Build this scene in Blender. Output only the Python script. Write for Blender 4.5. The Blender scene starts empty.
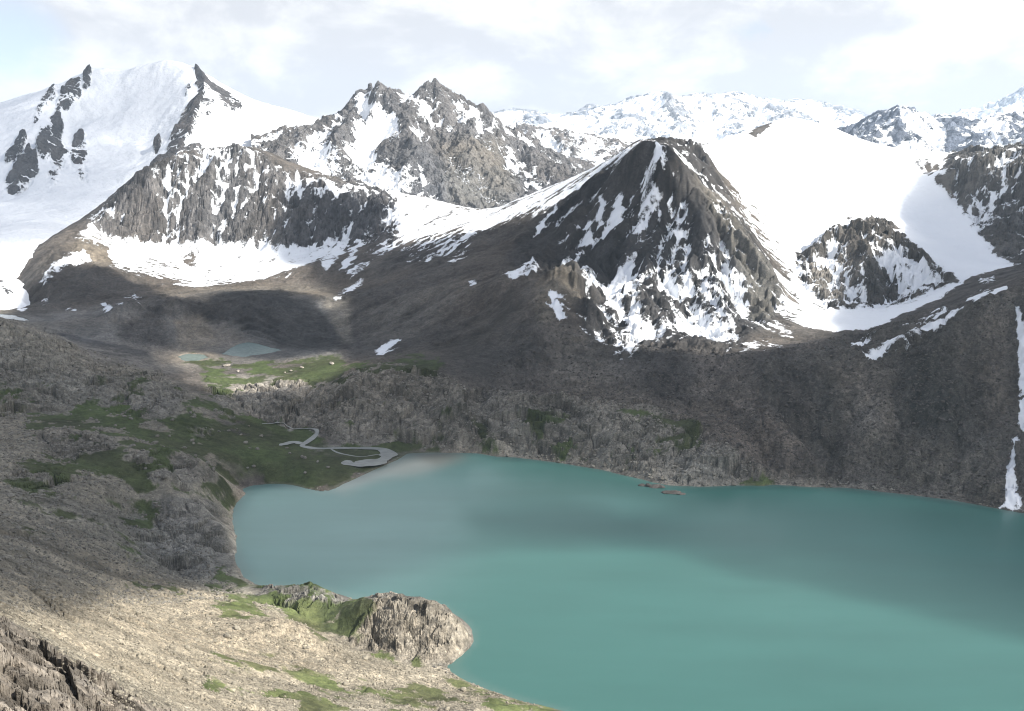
import bpy, math, random, os
import numpy as np
F32 = np.float32
Q = 1.0
random.seed(5)
RNG = np.random.default_rng(11)
PI = math.pi

# ------------------------------------------------------------------ scene / camera numbers
W, H, F = 1024, 711, 950.0
CAM_H = 400.0                                   # metres above the lake
PITCH = math.atan((355.5 - 165.0) / F)
cp, sp = math.cos(PITCH), math.sin(PITCH)
SUN_EL = math.radians(38)
SUN_H = np.array([0.955, -0.297])               # horizontal heading towards the sun
SUN = np.array([SUN_H[0]*math.cos(SUN_EL), SUN_H[1]*math.cos(SUN_EL), math.sin(SUN_EL)])

sc = bpy.context.scene
COL = sc.collection

def ray(px, py):
    dx = (np.asarray(px, float) - 512.0) / F
    dy = (355.5 - np.asarray(py, float)) / F
    return dx, cp + dy*sp, -sp + dy*cp
def at(px, py, D):                              # point seen at a bearing, D metres ahead
    x, y, z = ray(px, py)
    t = D / y
    return np.stack([x*t, y*t, CAM_H + z*t], -1)
def on_level(px, py, z=0.0):
    x, y, zz = ray(px, py)
    t = (z - CAM_H) / zz
    return np.stack([x*t, y*t, CAM_H + zz*t], -1)
def bearing(x, y, z):
    d = y*cp - (z - CAM_H)*sp
    d = np.maximum(d, 1.0)
    v = y*sp + (z - CAM_H)*cp
    return 512.0 + F*x/d, 355.5 - F*v/d

# ------------------------------------------------------------------ noise toolkit (numpy)
def h2(ix, iy, seed):
    with np.errstate(over='ignore'):
        h = ix.astype(np.uint32)*np.uint32(374761393) + iy.astype(np.uint32)*np.uint32(668265263) + np.uint32((seed*2246822519) & 0xffffffff)
        h = (h ^ (h >> np.uint32(13)))*np.uint32(1274126177)
        h = h ^ (h >> np.uint32(16))
    return (h.astype(np.float64) / 4294967296.0).astype(F32)
def vnoise(x, y, seed=0):
    fx, fy = np.floor(x), np.floor(y)
    ix, iy = fx.astype(np.int64), fy.astype(np.int64)
    u, v = (x-fx).astype(F32), (y-fy).astype(F32)
    u = u*u*u*(u*(u*6-15)+10); v = v*v*v*(v*(v*6-15)+10)
    a = h2(ix, iy, seed); b = h2(ix+1, iy, seed); c = h2(ix, iy+1, seed); d = h2(ix+1, iy+1, seed)
    return (a + (b-a)*u + (c-a)*v + (a-b-c+d)*u*v)*2 - 1
def fbm(x, y, scale, octs, seed=0, gain=0.5, ridged=False):
    s = np.zeros(np.shape(x), F32); a = 1.0; tot = 0
    ca, sa = 0.8, 0.6
    X, Y = x/scale, y/scale
    for o in range(octs):
        n = vnoise(X, Y, seed+o*17)
        if ridged: n = 1 - 2*np.abs(n)
        s += a*n; tot += a
        X, Y = (X*ca - Y*sa)*2.03 + 13.7, (X*sa + Y*ca)*2.03 + 5.1
        a *= gain
    return s/tot
def cell(x, y, scale, seed=0):
    """cellular noise: F1, F2-F1 and the random value of the nearest cell"""
    X, Y = x/scale, y/scale
    fx, fy = np.floor(X), np.floor(Y)
    ix, iy = fx.astype(np.int64), fy.astype(np.int64)
    f1 = np.full(np.shape(x), 9, F32); f2 = f1.copy(); idv = np.zeros(np.shape(x), F32); pl = idv.copy()
    for i in (-1, 0, 1):
        for j in (-1, 0, 1):
            cx, cy = ix+i, iy+j
            dx = (cx + h2(cx, cy, seed) - X).astype(F32); dy = (cy + h2(cx, cy, seed+7) - Y).astype(F32)
            d = np.sqrt(dx*dx + dy*dy)
            near = d < f1
            f2 = np.where(near, f1, np.minimum(f2, d))
            idv = np.where(near, h2(cx, cy, seed+13), idv)
            pl = np.where(near, (h2(cx, cy, seed+17)*2-1)*dx + (h2(cx, cy, seed+19)*2-1)*dy, pl)
            f1 = np.where(near, d, f1)
    return pl, f2-f1, idv
def erosion(x, y, gx, gy, scale, octs, gain=0.5, seed=0):
    """gullies that run down the slope; returns unit height (times scale later) and a ridge map"""
    Hs = np.zeros(np.shape(x), F32); ax = np.zeros_like(Hs); ay = np.zeros_like(Hs)
    a = 1.0; s = scale
    for o in range(octs):
        X, Y = x/s, y/s
        tx, ty = gx + ax*0.9, gy + ay*0.9
        L = np.sqrt(tx*tx + ty*ty) + 1e-5
        ux, uy = (-ty/L).astype(F32), (tx/L).astype(F32)
        ix, iy = np.floor(X).astype(np.int64), np.floor(Y).astype(np.int64)
        c = np.zeros_like(Hs); sn = np.zeros_like(Hs); wt = np.zeros_like(Hs)
        for i in (-1, 0, 1):
            for j in (-1, 0, 1):
                cx, cy = ix+i, iy+j
                dx = (X - cx - h2(cx, cy, seed+o*31)).astype(F32); dy = (Y - cy - h2(cx, cy, seed+5+o*31)).astype(F32)
                w = np.exp(-2.2*(dx*dx + dy*dy))
                ph = (2*PI)*(dx*ux + dy*uy)
                c += w*np.cos(ph); sn += w*np.sin(ph); wt += w
        hgt = c/wt; dd = -sn/wt*(2*PI)
        amp = a*0.11
        Hs += hgt*amp*s
        ax += amp*dd*ux; ay += amp*dd*uy
        a *= gain
        s *= 0.5
    return Hs
def smooth(e0, e1, v):
    t = np.clip((v-e0)/(e1-e0), 0, 1)
    return t*t*(3-2*t)
def uniformise(v):
    """turn any field into 0..1 ranks, so that a share of it can be asked for"""
    s = np.sort(v.ravel()[::max(1, v.size//60000)])
    return (np.searchsorted(s, v.ravel())/float(len(s))).reshape(v.shape).astype(F32)

# ------------------------------------------------------------------ outlines drawn by bearing, read back on the ground
MX0, MY0, MW, MH = -220, -60, 1480, 1060
def inside(poly, X, Y):
    ins = np.zeros(X.shape, bool)
    n = len(poly)
    for i in range(n):
        x0, y0 = poly[i]; x1, y1 = poly[(i+1) % n]
        if y0 == y1: continue
        cnd = (y0 > Y) != (y1 > Y)
        xi = (x1-x0)*(Y-y0)/(y1-y0) + x0
        ins ^= cnd & (X < xi)
    return ins
def blur1(a, r, ax):
    if r < 1: return a
    k = int(r)
    p = np.pad(a, [(k+1, k) if i == ax else (0, 0) for i in range(2)], mode='edge')
    c = np.cumsum(p, axis=ax, dtype=np.float64)
    n = a.shape[ax]
    if ax == 0: return ((c[2*k+1:2*k+1+n] - c[:n])/(2*k+1)).astype(F32)
    return ((c[:, 2*k+1:2*k+1+n] - c[:, :n])/(2*k+1)).astype(F32)
def blur(a, r):
    for _ in range(2):
        a = blur1(blur1(a, r, 0), r, 1)
    return a
GX, GY = np.meshgrid(np.arange(MW)+MX0+0.5, np.arange(MH)+MY0+0.5)
class Chart:
    """a sheet of values laid out by bearing"""
    def __init__(self, v=0.0): self.a = np.full((MH, MW), v, F32)
    def put(self, poly, v, feather=0):
        xs = [p[0] for p in poly]; ys = [p[1] for p in poly]
        m = 3 + feather*4
        x0 = max(0, int(min(xs)-MX0-m)); x1 = min(MW, int(max(xs)-MX0+m)+1)
        y0 = max(0, int(min(ys)-MY0-m)); y1 = min(MH, int(max(ys)-MY0+m)+1)
        if x1 <= x0 or y1 <= y0: return self
        k = inside(poly, GX[y0:y1, x0:x1], GY[y0:y1, x0:x1]).astype(F32)
        if feather: k = blur(k, feather)
        self.a[y0:y1, x0:x1] = self.a[y0:y1, x0:x1]*(1-k) + v*k
        return self
    def get(self, px, py):
        u = np.clip(px-MX0-0.5, 0, MW-1.001); v = np.clip(py-MY0-0.5, 0, MH-1.001)
        i = u.astype(np.int64); j = v.astype(np.int64); fu = (u-i).astype(F32); fv = (v-j).astype(F32)
        A = self.a
        return (A[j, i]*(1-fu)*(1-fv) + A[j, i+1]*fu*(1-fv) + A[j+1, i]*(1-fu)*fv + A[j+1, i+1]*fu*fv)

# ------------------------------------------------------------------ height sheets from ridge, valley and shore lines
def resample(P, step):
    out = [P[0]]
    for a, b in zip(P[:-1], P[1:]):
        n = max(1, int(np.linalg.norm(b[:2]-a[:2])//step))
        for k in range(1, n+1): out.append(a + (b-a)*k/n)
    return out
class Height:
    def __init__(self, pts, x0, x1, y0, y1, cellsize, soften=0.0):
        P = np.array(pts)
        keep = []; seen = set()
        for i, p in enumerate(P):
            k = (round(p[0]/cellsize), round(p[1]/cellsize))
            if k in seen: continue
            seen.add(k); keep.append(i)
        P = P[keep]
        self.x0, self.y0, self.c = x0, y0, cellsize
        nx, ny = int((x1-x0)/cellsize)+2, int((y1-y0)/cellsize)+2
        S = 1000.0
        X = P[:, :2]/S; n = len(P)
        A = np.zeros((n+3, n+3))
        A[:n, :n] = np.sqrt(((X[:, None]-X[None])**2).sum(-1)) - np.eye(n)*soften
        A[:n, n] = A[n, :n] = 1; A[:n, n+1:] = X; A[n+1:, :n] = X.T
        sol = np.linalg.solve(A, np.concatenate([P[:, 2], np.zeros(3)]))
        gx = (x0 + np.arange(nx)*cellsize)/S; gy = (y0 + np.arange(ny)*cellsize)/S
        Z = np.zeros((ny, nx), F32)
        Xf, Wf = X.astype(F32), sol.astype(F32)
        for j in range(ny):
            d = np.sqrt((gx[:, None].astype(F32)-Xf[None, :, 0])**2 + (F32(gy[j])-Xf[None, :, 1])**2)
            Z[j] = d @ sol[:n] + sol[n] + sol[n+1]*gx + sol[n+2]*gy[j]
        self.Z = Z
        self.gy_, self.gx_ = np.gradient(blur(Z, 1), cellsize)
    def sample(self, A, x, y):
        u = np.clip((x-self.x0)/self.c, 0, A.shape[1]-1.001); v = np.clip((y-self.y0)/self.c, 0, A.shape[0]-1.001)
        i = u.astype(np.int64); j = v.astype(np.int64); fu = (u-i).astype(F32); fv = (v-j).astype(F32)
        return A[j, i]*(1-fu)*(1-fv) + A[j, i+1]*fu*(1-fv) + A[j+1, i]*(1-fu)*fv + A[j+1, i+1]*fu*fv
    def z(self, x, y): return self.sample(self.Z, x, y)
    def grad(self, x, y): return self.sample(self.gx_, x, y), self.sample(self.gy_, x, y)
def fan(az0, az1, ncol, radii):
    """a grid of points spreading from the viewpoint: near ground fine, far ground coarse"""
    az = np.radians(np.linspace(az0, az1, ncol))
    # equal steps on the tangent keep the columns even
    t = np.tan(az); t = np.linspace(t[0], t[-1], ncol)
    R, T = np.meshgrid(radii, t, indexing='ij')
    return (R*T), R*np.ones_like(T)
def radii_geo(r0, r1, n): return r0*(r1/r0)**(np.arange(n)/(n-1.0))

# ------------------------------------------------------------------ mesh helpers
def tag(o, label, cat=None, group=None, kind=None):
    o['label'] = label
    if cat: o['category'] = cat
    if group: o['group'] = group
    if kind: o['kind'] = kind
    return o
def raw_mesh(name, V, faces4=None, faces3=None, smoothf=True):
    me = bpy.data.meshes.new(name)
    V = np.ascontiguousarray(V, F32)
    me.vertices.add(len(V)); me.vertices.foreach_set('co', V.ravel())
    parts = []
    if faces4 is not None and len(faces4): parts.append((np.asarray(faces4, np.int32), 4))
    if faces3 is not None and len(faces3): parts.append((np.asarray(faces3, np.int32), 3))
    loops = np.concatenate([f.ravel() for f, _ in parts]); cnt = np.concatenate([np.full(len(f), k, np.int32) for f, k in parts])
    me.loops.add(len(loops)); me.loops.foreach_set('vertex_index', loops)
    me.polygons.add(len(cnt))
    me.polygons.foreach_set('loop_start', np.concatenate([[0], np.cumsum(cnt)[:-1]]).astype(np.int32))
    me.polygons.foreach_set('use_smooth', np.full(len(cnt), smoothf, bool) if np.isscalar(smoothf) else smoothf)
    me.update(calc_edges=True)
    return me
def link(name, me, mats, parent=None):
    o = bpy.data.objects.new(name, me); COL.objects.link(o)
    for m in (mats if isinstance(mats, (list, tuple)) else [mats]): me.materials.append(m)
    if parent: o.parent = parent
    return o
def attr(me, name, v, typ='FLOAT'):
    a = me.attributes.new(name, 'FLOAT_COLOR' if typ == 'COLOR' else 'FLOAT', 'POINT')
    if typ == 'COLOR':
        c = np.ones((len(v), 4), F32); c[:, :3] = v; a.data.foreach_set('color', c.ravel())
    else: a.data.foreach_set('value', np.ascontiguousarray(v, F32).ravel())
def grid_object(name, X, Y, Z, keep, attrs, mat, flat=None):
    """one object from the part of a grid where keep is true (keep is per cell)"""
    ny, nx = X.shape
    idx = np.arange(ny*nx).reshape(ny, nx)
    q = np.stack([idx[:-1, :-1], idx[:-1, 1:], idx[1:, 1:], idx[1:, :-1]], -1)[keep]
    used = np.zeros(ny*nx, bool); used[q.ravel()] = True
    remap = np.cumsum(used)-1
    V = np.stack([X, Y, Z], -1).reshape(-1, 3)[used]
    me = raw_mesh(name, V, remap[q], smoothf=True if flat is None else ~flat[keep])
    for k, v in attrs.items():
        v = v.reshape(ny*nx, -1)[used]
        attr(me, k, v if v.shape[1] == 3 else v[:, 0], 'COLOR' if v.shape[1] == 3 else 'FLOAT')
    return link(name, me, mat)

# ------------------------------------------------------------------ materials
class NT:
    def __init__(s, m):
        m.use_nodes = True; s.t = m.node_tree; s.t.nodes.clear()
    def n(s, typ, **kw):
        nd = s.t.nodes.new('ShaderNode'+typ)
        for k, v in kw.items():
            if k[0] == '_': nd.inputs[k[1:].replace('_', ' ')].default_value = v
            else: setattr(nd, k, v)
        return nd
    def l(s, a, b): s.t.links.new(a, b); return b
    def math(s, op, a, b=None, clamp=False):
        m = s.n('Math', operation=op, use_clamp=clamp)
        for i, v in enumerate((a, b)):
            if v is None: continue
            if isinstance(v, (int, float)): m.inputs[i].default_value = v
            else: s.l(v, m.inputs[i])
        return m.outputs[0]
    def mix(s, f, a, b, mode='MIX'):
        m = s.n('Mix', data_type='RGBA', blend_type=mode)
        for sock, v in ((m.inputs[0], f), (m.inputs[6], a), (m.inputs[7], b)):
            if isinstance(v, (int, float)): sock.default_value = v
            elif isinstance(v, tuple): sock.default_value = v
            else: s.l(v, sock)
        return m.outputs[2]
    def ramp(s, v, lo, hi, a=0.0, b=1.0, smoothstep=False):
        m = s.n('MapRange'); m.interpolation_type = 'SMOOTHSTEP' if smoothstep else 'LINEAR'
        s.l(v, m.inputs[0]); m.inputs[1].default_value = lo; m.inputs[2].default_value = hi
        m.inputs[3].default_value = a; m.inputs[4].default_value = b
        return m.outputs[0]
def ground_material(name, fine, stone, bumpd, snow_col=(0.80, 0.825, 0.86, 1)):
    """rock, scree, grass and snow: colours ride on the mesh, fine grain is procedural. fine/stone in metres"""
    m = bpy.data.materials.new(name); t = NT(m)
    geo = t.n('NewGeometry').outputs['Position']
    a_col = t.n('Attribute', attribute_name='col').outputs['Color']
    a_snow = t.n('Attribute', attribute_name='snow').outputs['Fac']
    a_stony = t.n('Attribute', attribute_name='stony').outputs['Fac']
    def noise(sz, det, rough=0.6):
        nd = t.n('TexNoise'); nd.inputs['Scale'].default_value = 1.0/sz; nd.inputs['Detail'].default_value = det
        nd.inputs['Roughness'].default_value = rough; t.l(geo, nd.inputs['Vector']); return nd.outputs['Fac']
    n1 = noise(fine*6, 5, 0.65); n2 = noise(fine, 3, 0.7)
    vo = t.n('TexVoronoi'); vo.inputs['Scale'].default_value = 1.0/stone; t.l(geo, vo.inputs['Vector'])
    sep = t.n('SeparateColor'); t.l(vo.outputs['Color'], sep.inputs[0])
    k = t.math('MULTIPLY', t.ramp(n1, 0.3, 0.7, 0.72, 1.3), t.ramp(n2, 0.3, 0.7, 0.7, 1.32))
    stone_k = t.ramp(sep.outputs[0], 0, 1, 0.66, 1.36)
    one = t.math('ADD', t.math('MULTIPLY', t.math('SUBTRACT', stone_k, 1.0), a_stony), 1.0)
    k = t.math('MULTIPLY', k, one)
    comb = t.n('CombineXYZ')
    for i in range(3): t.l(k, comb.inputs[i])
    rock = t.mix(1.0, a_col, comb.outputs[0], 'MULTIPLY')
    warm = t.mix(t.ramp(n1, 0.35, 0.65, 0, 0.22), rock, t.mix(1.0, rock, (1.15, 1.0, 0.83, 1), 'MULTIPLY'))
    sf = t.math('ADD', a_snow, t.math('MULTIPLY', t.math('SUBTRACT', t.math('ADD', n2, t.math('MULTIPLY', n1, 1.0)), 1.0), 1.25))
    sf = t.ramp(sf, 0.38, 0.62, 0, 1, True)
    col = t.mix(sf, warm, snow_col)
    b = t.n('BsdfPrincipled'); t.l(col, b.inputs['Base Color'])
    b.inputs['Roughness'].default_value = 0.92; b.inputs['Specular IOR Level'].default_value = 0.15
    hgt = t.math('ADD', t.math('MULTIPLY', n2, 1.0), t.math('MULTIPLY', n1, 2.0))
    hgt = t.math('SUBTRACT', hgt, t.math('MULTIPLY', t.math('MULTIPLY', vo.outputs['Distance'], a_stony), 0.9))
    n3 = noise(fine*22, 6, 0.55)
    hgt = t.math('ADD', t.math('MULTIPLY', hgt, t.ramp(sf, 0, 1, 1.0, 0.12)), t.math('MULTIPLY', n3, t.ramp(sf, 0, 1, 0.0, 5.0)))
    bp = t.n('Bump'); bp.inputs['Strength'].default_value = 1.0; bp.inputs['Distance'].default_value = bumpd
    t.l(hgt, bp.inputs['Height']); t.l(bp.outputs[0], b.inputs['Normal'])
    o = t.n('OutputMaterial'); t.l(b.outputs[0], o.inputs[0])
    return m
M_near = ground_material('ground_near', 1.2, 2.0, 0.7)
M_far = ground_material('ground_far', 9.0, 14.0, 9.0)
M_farther = ground_material('ground_farther', 40.0, 60.0, 10.0)

# ------------------------------------------------------------------ the main terrain: lines drawn by bearing and distance
PTS = []
def true_d(b, d):                               # distances below are for a level camera; this one is tilted
    lin = (b-165.0)/F
    if abs(lin) < 0.02: return d
    return d*lin/math.tan(PITCH + math.atan((b-355.5)/F))
def ridge(lst, step=22):
    P = [at(a, b, true_d(b, d)) for a, b, d in lst]
    PTS.extend(resample(P, step) if len(P) > 1 else P)
def shore(lst, step=16):
    PTS.extend(resample([on_level(a, b, 0.0) for a, b in lst], step))
def world(*pts): PTS.extend(np.array(p, float) for p in pts)

FAR_SHORE = [(235,560),(233,530),(231,510),(232,497),(240,488),(255,484),(270,483),(290,484),(308,489),(325,494),(338,489),(348,482),(370,472),(392,463),(412,456),(432,452),(455,452),(480,453),(520,458),(560,463),(600,469),(640,479),(665,485),(690,487),(740,485),(770,484),(810,487),(850,488),(900,494),(950,500),(1000,508),(1024,513),(1100,527),(1200,548),(1320,580)]
NEAR_SHORE = [(235,560),(242,574),(256,586),(285,588),(310,586),(335,594),(352,603),(372,598),(400,598),(440,606),(464,622),(471,636),(464,650),(452,660),(456,672),(480,685),(520,700),(570,711),(640,740),(760,800),(900,900)]
shore(FAR_SHORE); shore(NEAR_SHORE)
# lake bed
for p in [(300,530),(400,520),(500,500),(400,560),(520,560),(600,520),(700,520),(800,530),(900,560),(700,600),(560,640),(520,660),(800,650),(950,620),(1000,560),(1100,640),(700,700),(850,760),(600,700),(1150,600)]:
    q = on_level(*p); world((q[0], q[1], -30))
# near ground at and below the viewpoint
world((0,0,388),(-60,0,392),(60,-10,380),(0,60,345),(-60,60,352),(60,60,330),(0,150,270),(60,150,250),(150,150,220),(0,260,180),(100,260,150),(-45,200,238),(-62,262,205),(-30,120,292),(200,260,120),(0,350,160),(300,150,150),(350,300,60),(200,380,70),(500,200,80),(600,330,20),(100,440,95),(-150,60,392),(-300,100,390),(-500,200,380),(800,350,10),(1200,500,10),(-200,250,300))
# bottom-left crag
ridge([(-90,598,200),(-40,612,190),(0,625,180),(20,639,178),(45,651,180),(62,666,182),(82,680,186),(112,689,195),(135,701,205),(172,713,220)], 8)
ridge([(-60,690,120),(0,705,128),(40,715,135),(110,730,150),(170,745,165)], 12)
ridge([(-60,600,320),(0,616,300),(60,648,310),(110,678,330),(165,703,340),(230,735,360)], 16)
# scree slope, in view from the bottom up
ridge([(170,690,440),(250,705,500),(330,711,545),(420,711,600),(500,711,655)], 20)
ridge([(0,604,400),(60,622,470),(130,630,540),(200,640,630),(250,645,668),(300,650,690),(350,660,702),(400,680,690),(450,692,690)], 20)
ridge([(266,632,690),(275,622,700),(290,617,712),(304,622,718)], 8)
ridge([(258,650,672),(266,644,682)], 8)
ridge([(268,655,660),(285,660,655),(310,655,690)], 12)
ridge([(-60,560,440),(0,580,480),(60,592,570),(110,594,680),(160,590,760),(205,592,800),(250,597,822),(300,600,838)], 20)
ridge([(0,540,640),(60,545,730),(110,555,800),(150,568,850),(200,582,880),(240,584,893)], 24)
ridge([(-100,490,760),(0,500,810),(50,508,850),(100,520,880),(140,535,920),(160,555,905)], 26)
ridge([(-80,455,960),(0,462,970),(50,470,970),(100,480,985),(140,492,1010)], 30)
# rock knob above the bay
ridge([(135,515,985),(155,503,1005),(180,499,1015),(205,505,1020),(222,520,1015),(228,545,980)], 12)
ridge([(140,540,925),(165,556,918),(195,566,920),(225,565,935)], 14)
# rocky rise by the near shore
ridge([(245,598,850),(270,589,866),(300,585,876),(325,592,866),(345,606,838)], 12)
# grassy hollow and the knoll
ridge([(318,618,812),(340,632,798),(370,646,782),(400,656,766),(430,662,764)], 12)
ridge([(353,611,798),(362,602,802),(378,596,803),(395,596,801),(415,600,798),(440,610,793),(457,622,793)], 8)
ridge([(375,628,778),(400,638,768),(430,642,768),(452,646,776)], 10)
# left hillside crest and its face
ridge([(-150,298,1420),(-60,310,1460),(0,317,1500),(30,325,1510),(60,338,1520),(90,357,1530),(125,366,1540),(150,372,1540),(190,374,1560)], 22)
ridge([(-60,345,1390),(0,350,1385),(50,368,1385),(90,382,1390)], 28)
ridge([(-60,385,1270),(0,388,1265),(60,398,1280),(100,402,1300)], 28)
ridge([(-60,414,1170),(0,416,1175),(60,420,1195),(120,421,1235),(160,422,1265)], 28)
ridge([(-60,435,1060),(0,436,1080),(60,442,1080),(120,446,1110),(150,445,1130)], 28)
ridge([(30,430,1128),(50,426,1142),(75,427,1140),(100,434,1118)], 12)
ridge([(125,452,1085),(150,446,1105),(180,448,1110),(205,458,1100)], 12); ridge([(130,478,1030),(165,474,1050),(195,478,1060)], 12)
ridge([(5,392,1260),(30,384,1290),(55,390,1290)], 14)
ridge([(100,398,1310),(118,388,1340),(140,380,1370),(160,386,1370),(178,402,1330)], 12)
# meadow floor and delta
ridge([(150,450,1130),(190,440,1230),(230,430,1310),(260,425,1370),(300,428,1385)], 26)
ridge([(180,470,1100),(220,462,1180),(260,450,1260),(300,445,1310),(340,445,1335),(400,446,1345)], 26)
ridge([(210,485,1085),(225,478,1130),(250,470,1190),(280,468,1215),(290,475,1205)], 20)
ridge([(330,455,1280),(370,452,1310),(400,450,1328),(425,447,1338)], 16)
ridge([(300,462,1228),(316,470,1210),(330,474,1208),(338,482,1195)], 8)
# rocks above the meadow, sunlit green strip and small tarn
ridge([(205,395,1450),(240,392,1480),(290,388,1490),(330,384,1490)], 22)
ridge([(210,372,1590),(250,372,1600),(300,370,1600),(345,364,1600),(390,358,1570)], 22)
ridge([(250,412,1400),(280,402,1420),(315,396,1440)], 22)
ridge([(180,358,1690),(215,362,1690),(260,358,1710),(310,350,1740),(340,345,1750)], 22)
ridge([(215,352,1745),(230,354,1735),(255,352,1745),(280,349,1765),(262,342,1815),(245,338,1840),(233,344,1800)], 16)
# moraine mounds
ridge([(120,345,1760),(150,350,1730),(190,348,1760),(215,338,1830)], 22)
ridge([(135,318,1900),(155,302,1960),(170,298,1980),(185,305,1960),(205,318,1940),(220,328,1900)], 16)
ridge([(105,322,1850),(125,308,1900),(140,300,1930)], 12)
ridge([(175,330,1830),(190,325,1850),(205,330,1850)], 10)
ridge([(40,335,1700),(80,345,1650),(110,358,1600),(150,365,1600)], 30)
ridge([(-60,320,1950),(0,318,2000),(40,322,1980),(90,318,2050),(120,312,2080),(150,296,2150)], 30)
ridge([(195,305,2000),(235,300,2020),(285,297,2030),(310,308,2000),(330,325,1930),(340,340,1840)], 18)
ridge([(200,322,1925),(240,330,1880),(270,338,1840),(300,343,1810)], 18)
ridge([(160,285,2330),(200,286,2360),(250,282,2380),(300,280,2380),(340,290,2250)], 30)
# dark hump below the left end of the cliffs, its skyline against the glacier
ridge([(16,308,2250),(22,298,2300),(34,275,2400),(46,255,2480),(60,244,2560),(78,238,2640),(92,226,2740)], 20)
ridge([(-120,330,2300),(-40,318,2320),(0,322,2380)], 40)
ridge([(46,282,2330),(75,264,2440),(95,263,2460),(120,272,2420),(150,285,2360),(165,291,2300)], 24)
ridge([(60,302,2180),(100,300,2190),(140,298,2190)], 30)
ridge([(-40,300,2900),(20,262,3000),(60,240,3200)], 60)
# snow apron and cliffs
ridge([(100,262,2520),(150,272,2480),(200,284,2420),(260,276,2450),(320,266,2430)], 26)
ridge([(112,236,2760),(150,242,2760),(200,243,2760),(250,245,2750),(300,248,2720),(345,240,2700)], 24)
ridge([(92,226,2740),(104,206,2850),(118,194,2900),(140,176,2980),(165,164,3040),(195,154,3080),(222,150,3100),(242,147,3100),(262,158,3070),(282,172,3040),(300,177,3020),(330,181,3000),(360,184,2980),(385,190,2950),(396,193,2900)], 16)
ridge([(60,240,3200),(120,215,3350),(180,180,3500),(240,170,3550),(300,190,3450),(380,205,3300)], 60)
# snow saddle and the snowy skyline west of the dark peak
ridge([(396,193,2900),(430,199,2820),(460,208,2760),(480,213,2720),(500,206,2720),(540,190,2700),(580,174,2650),(615,157,2560),(640,144,2450),(655,139,2300)], 18)
ridge([(392,215,2780),(400,240,2560),(425,240,2480),(455,232,2460),(495,226,2420),(530,213,2380),(560,202,2350),(590,187,2310),(620,167,2280),(640,150,2260),(655,139,2250)], 16)
ridge([(480,225,3000),(560,205,3000),(640,180,3000)], 60)
# dark flank falling to the tarn
ridge([(345,290,2250),(370,262,2430),(400,250,2480)], 24)
ridge([(340,330,1930),(380,300,2000),(420,280,2080),(470,265,2080),(500,262,2040)], 28)
ridge([(345,350,1730),(380,345,1730),(430,330,1750),(480,310,1780),(505,290,1800)], 28)
ridge([(420,262,2300),(470,250,2280),(520,240,2240),(560,232,2180)], 40)
# terrace and shoulder
ridge([(503,278,1800),(520,273,1830),(540,272,1830),(556,277,1800),(575,292,1760),(592,312,1700),(606,330,1640)], 14)
ridge([(512,268,1900),(540,262,1920),(565,266,1910),(590,285,1840),(604,300,1800)], 18)
ridge([(545,290,1730),(543,320,1640),(540,350,1550),(535,380,1480)], 18)
ridge([(590,350,1560),(640,355,1520),(700,352,1500),(760,352,1480)], 26)
ridge([(420,350,1640),(470,345,1620),(510,345,1600)], 30)
# the dark pyramid: rib, buttress, couloir
ridge([(655,139,2250),(668,158,2200),(684,177,2150),(700,193,2110),(718,208,2060),(735,232,1990),(752,260,1920),(768,288,1850),(775,308,1800)], 14)
ridge([(655,139,2250),(655,165,2170),(668,200,2070),(690,225,2000),(700,240,1960),(712,258,1900),(720,275,1850)], 16)
ridge([(650,160,2210),(647,185,2150),(638,212,2080),(625,240,2010),(615,270,1920),(605,292,1820)], 16)
ridge([(640,150,2260),(625,190,2180),(605,225,2090),(580,255,2000)], 24)
ridge([(655,225,2020),(650,250,1950),(640,272,1880)], 20)
ridge([(630,305,1740),(670,300,1760),(710,300,1770),(745,305,1770)], 22)
ridge([(610,335,1620),(650,330,1640),(700,330,1640),(750,325,1680),(790,325,1680)], 24)
# snow gully and dome
ridge([(668,142,2500),(705,147,2720),(730,138,2850),(752,129,2950),(775,122,3020),(790,117,3040),(810,121,3040),(830,126,3020),(850,135,2980),(870,150,2920),(895,160,2860),(920,163,2800),(940,172,2740),(950,170,2720)], 20)
ridge([(690,160,2420),(715,178,2350),(740,208,2240),(760,240,2130),(780,275,2020),(795,305,1900)], 18)
ridge([(760,180,2650),(800,180,2700),(850,190,2620),(900,200,2560)], 40)
ridge([(790,230,2300),(830,215,2380),(870,212,2400),(910,225,2380)], 30)
ridge([(930,225,2420),(960,240,2330),(985,258,2220),(1005,266,2120)], 30)
ridge([(705,160,3300),(790,150,3500),(880,170,3400),(960,180,3300)], 70)
# rock outcrop in the snow
ridge([(797,252,2180),(815,240,2190),(835,229,2200),(852,222,2210),(882,222,2210),(905,240,2150),(930,262,2080),(957,282,1980)], 14)
ridge([(800,290,2010),(825,300,1960),(850,300,1970),(880,300,1970),(915,290,1990)], 22)
ridge([(835,255,2130),(850,270,2060),(845,290,2000)], 20)
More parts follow.
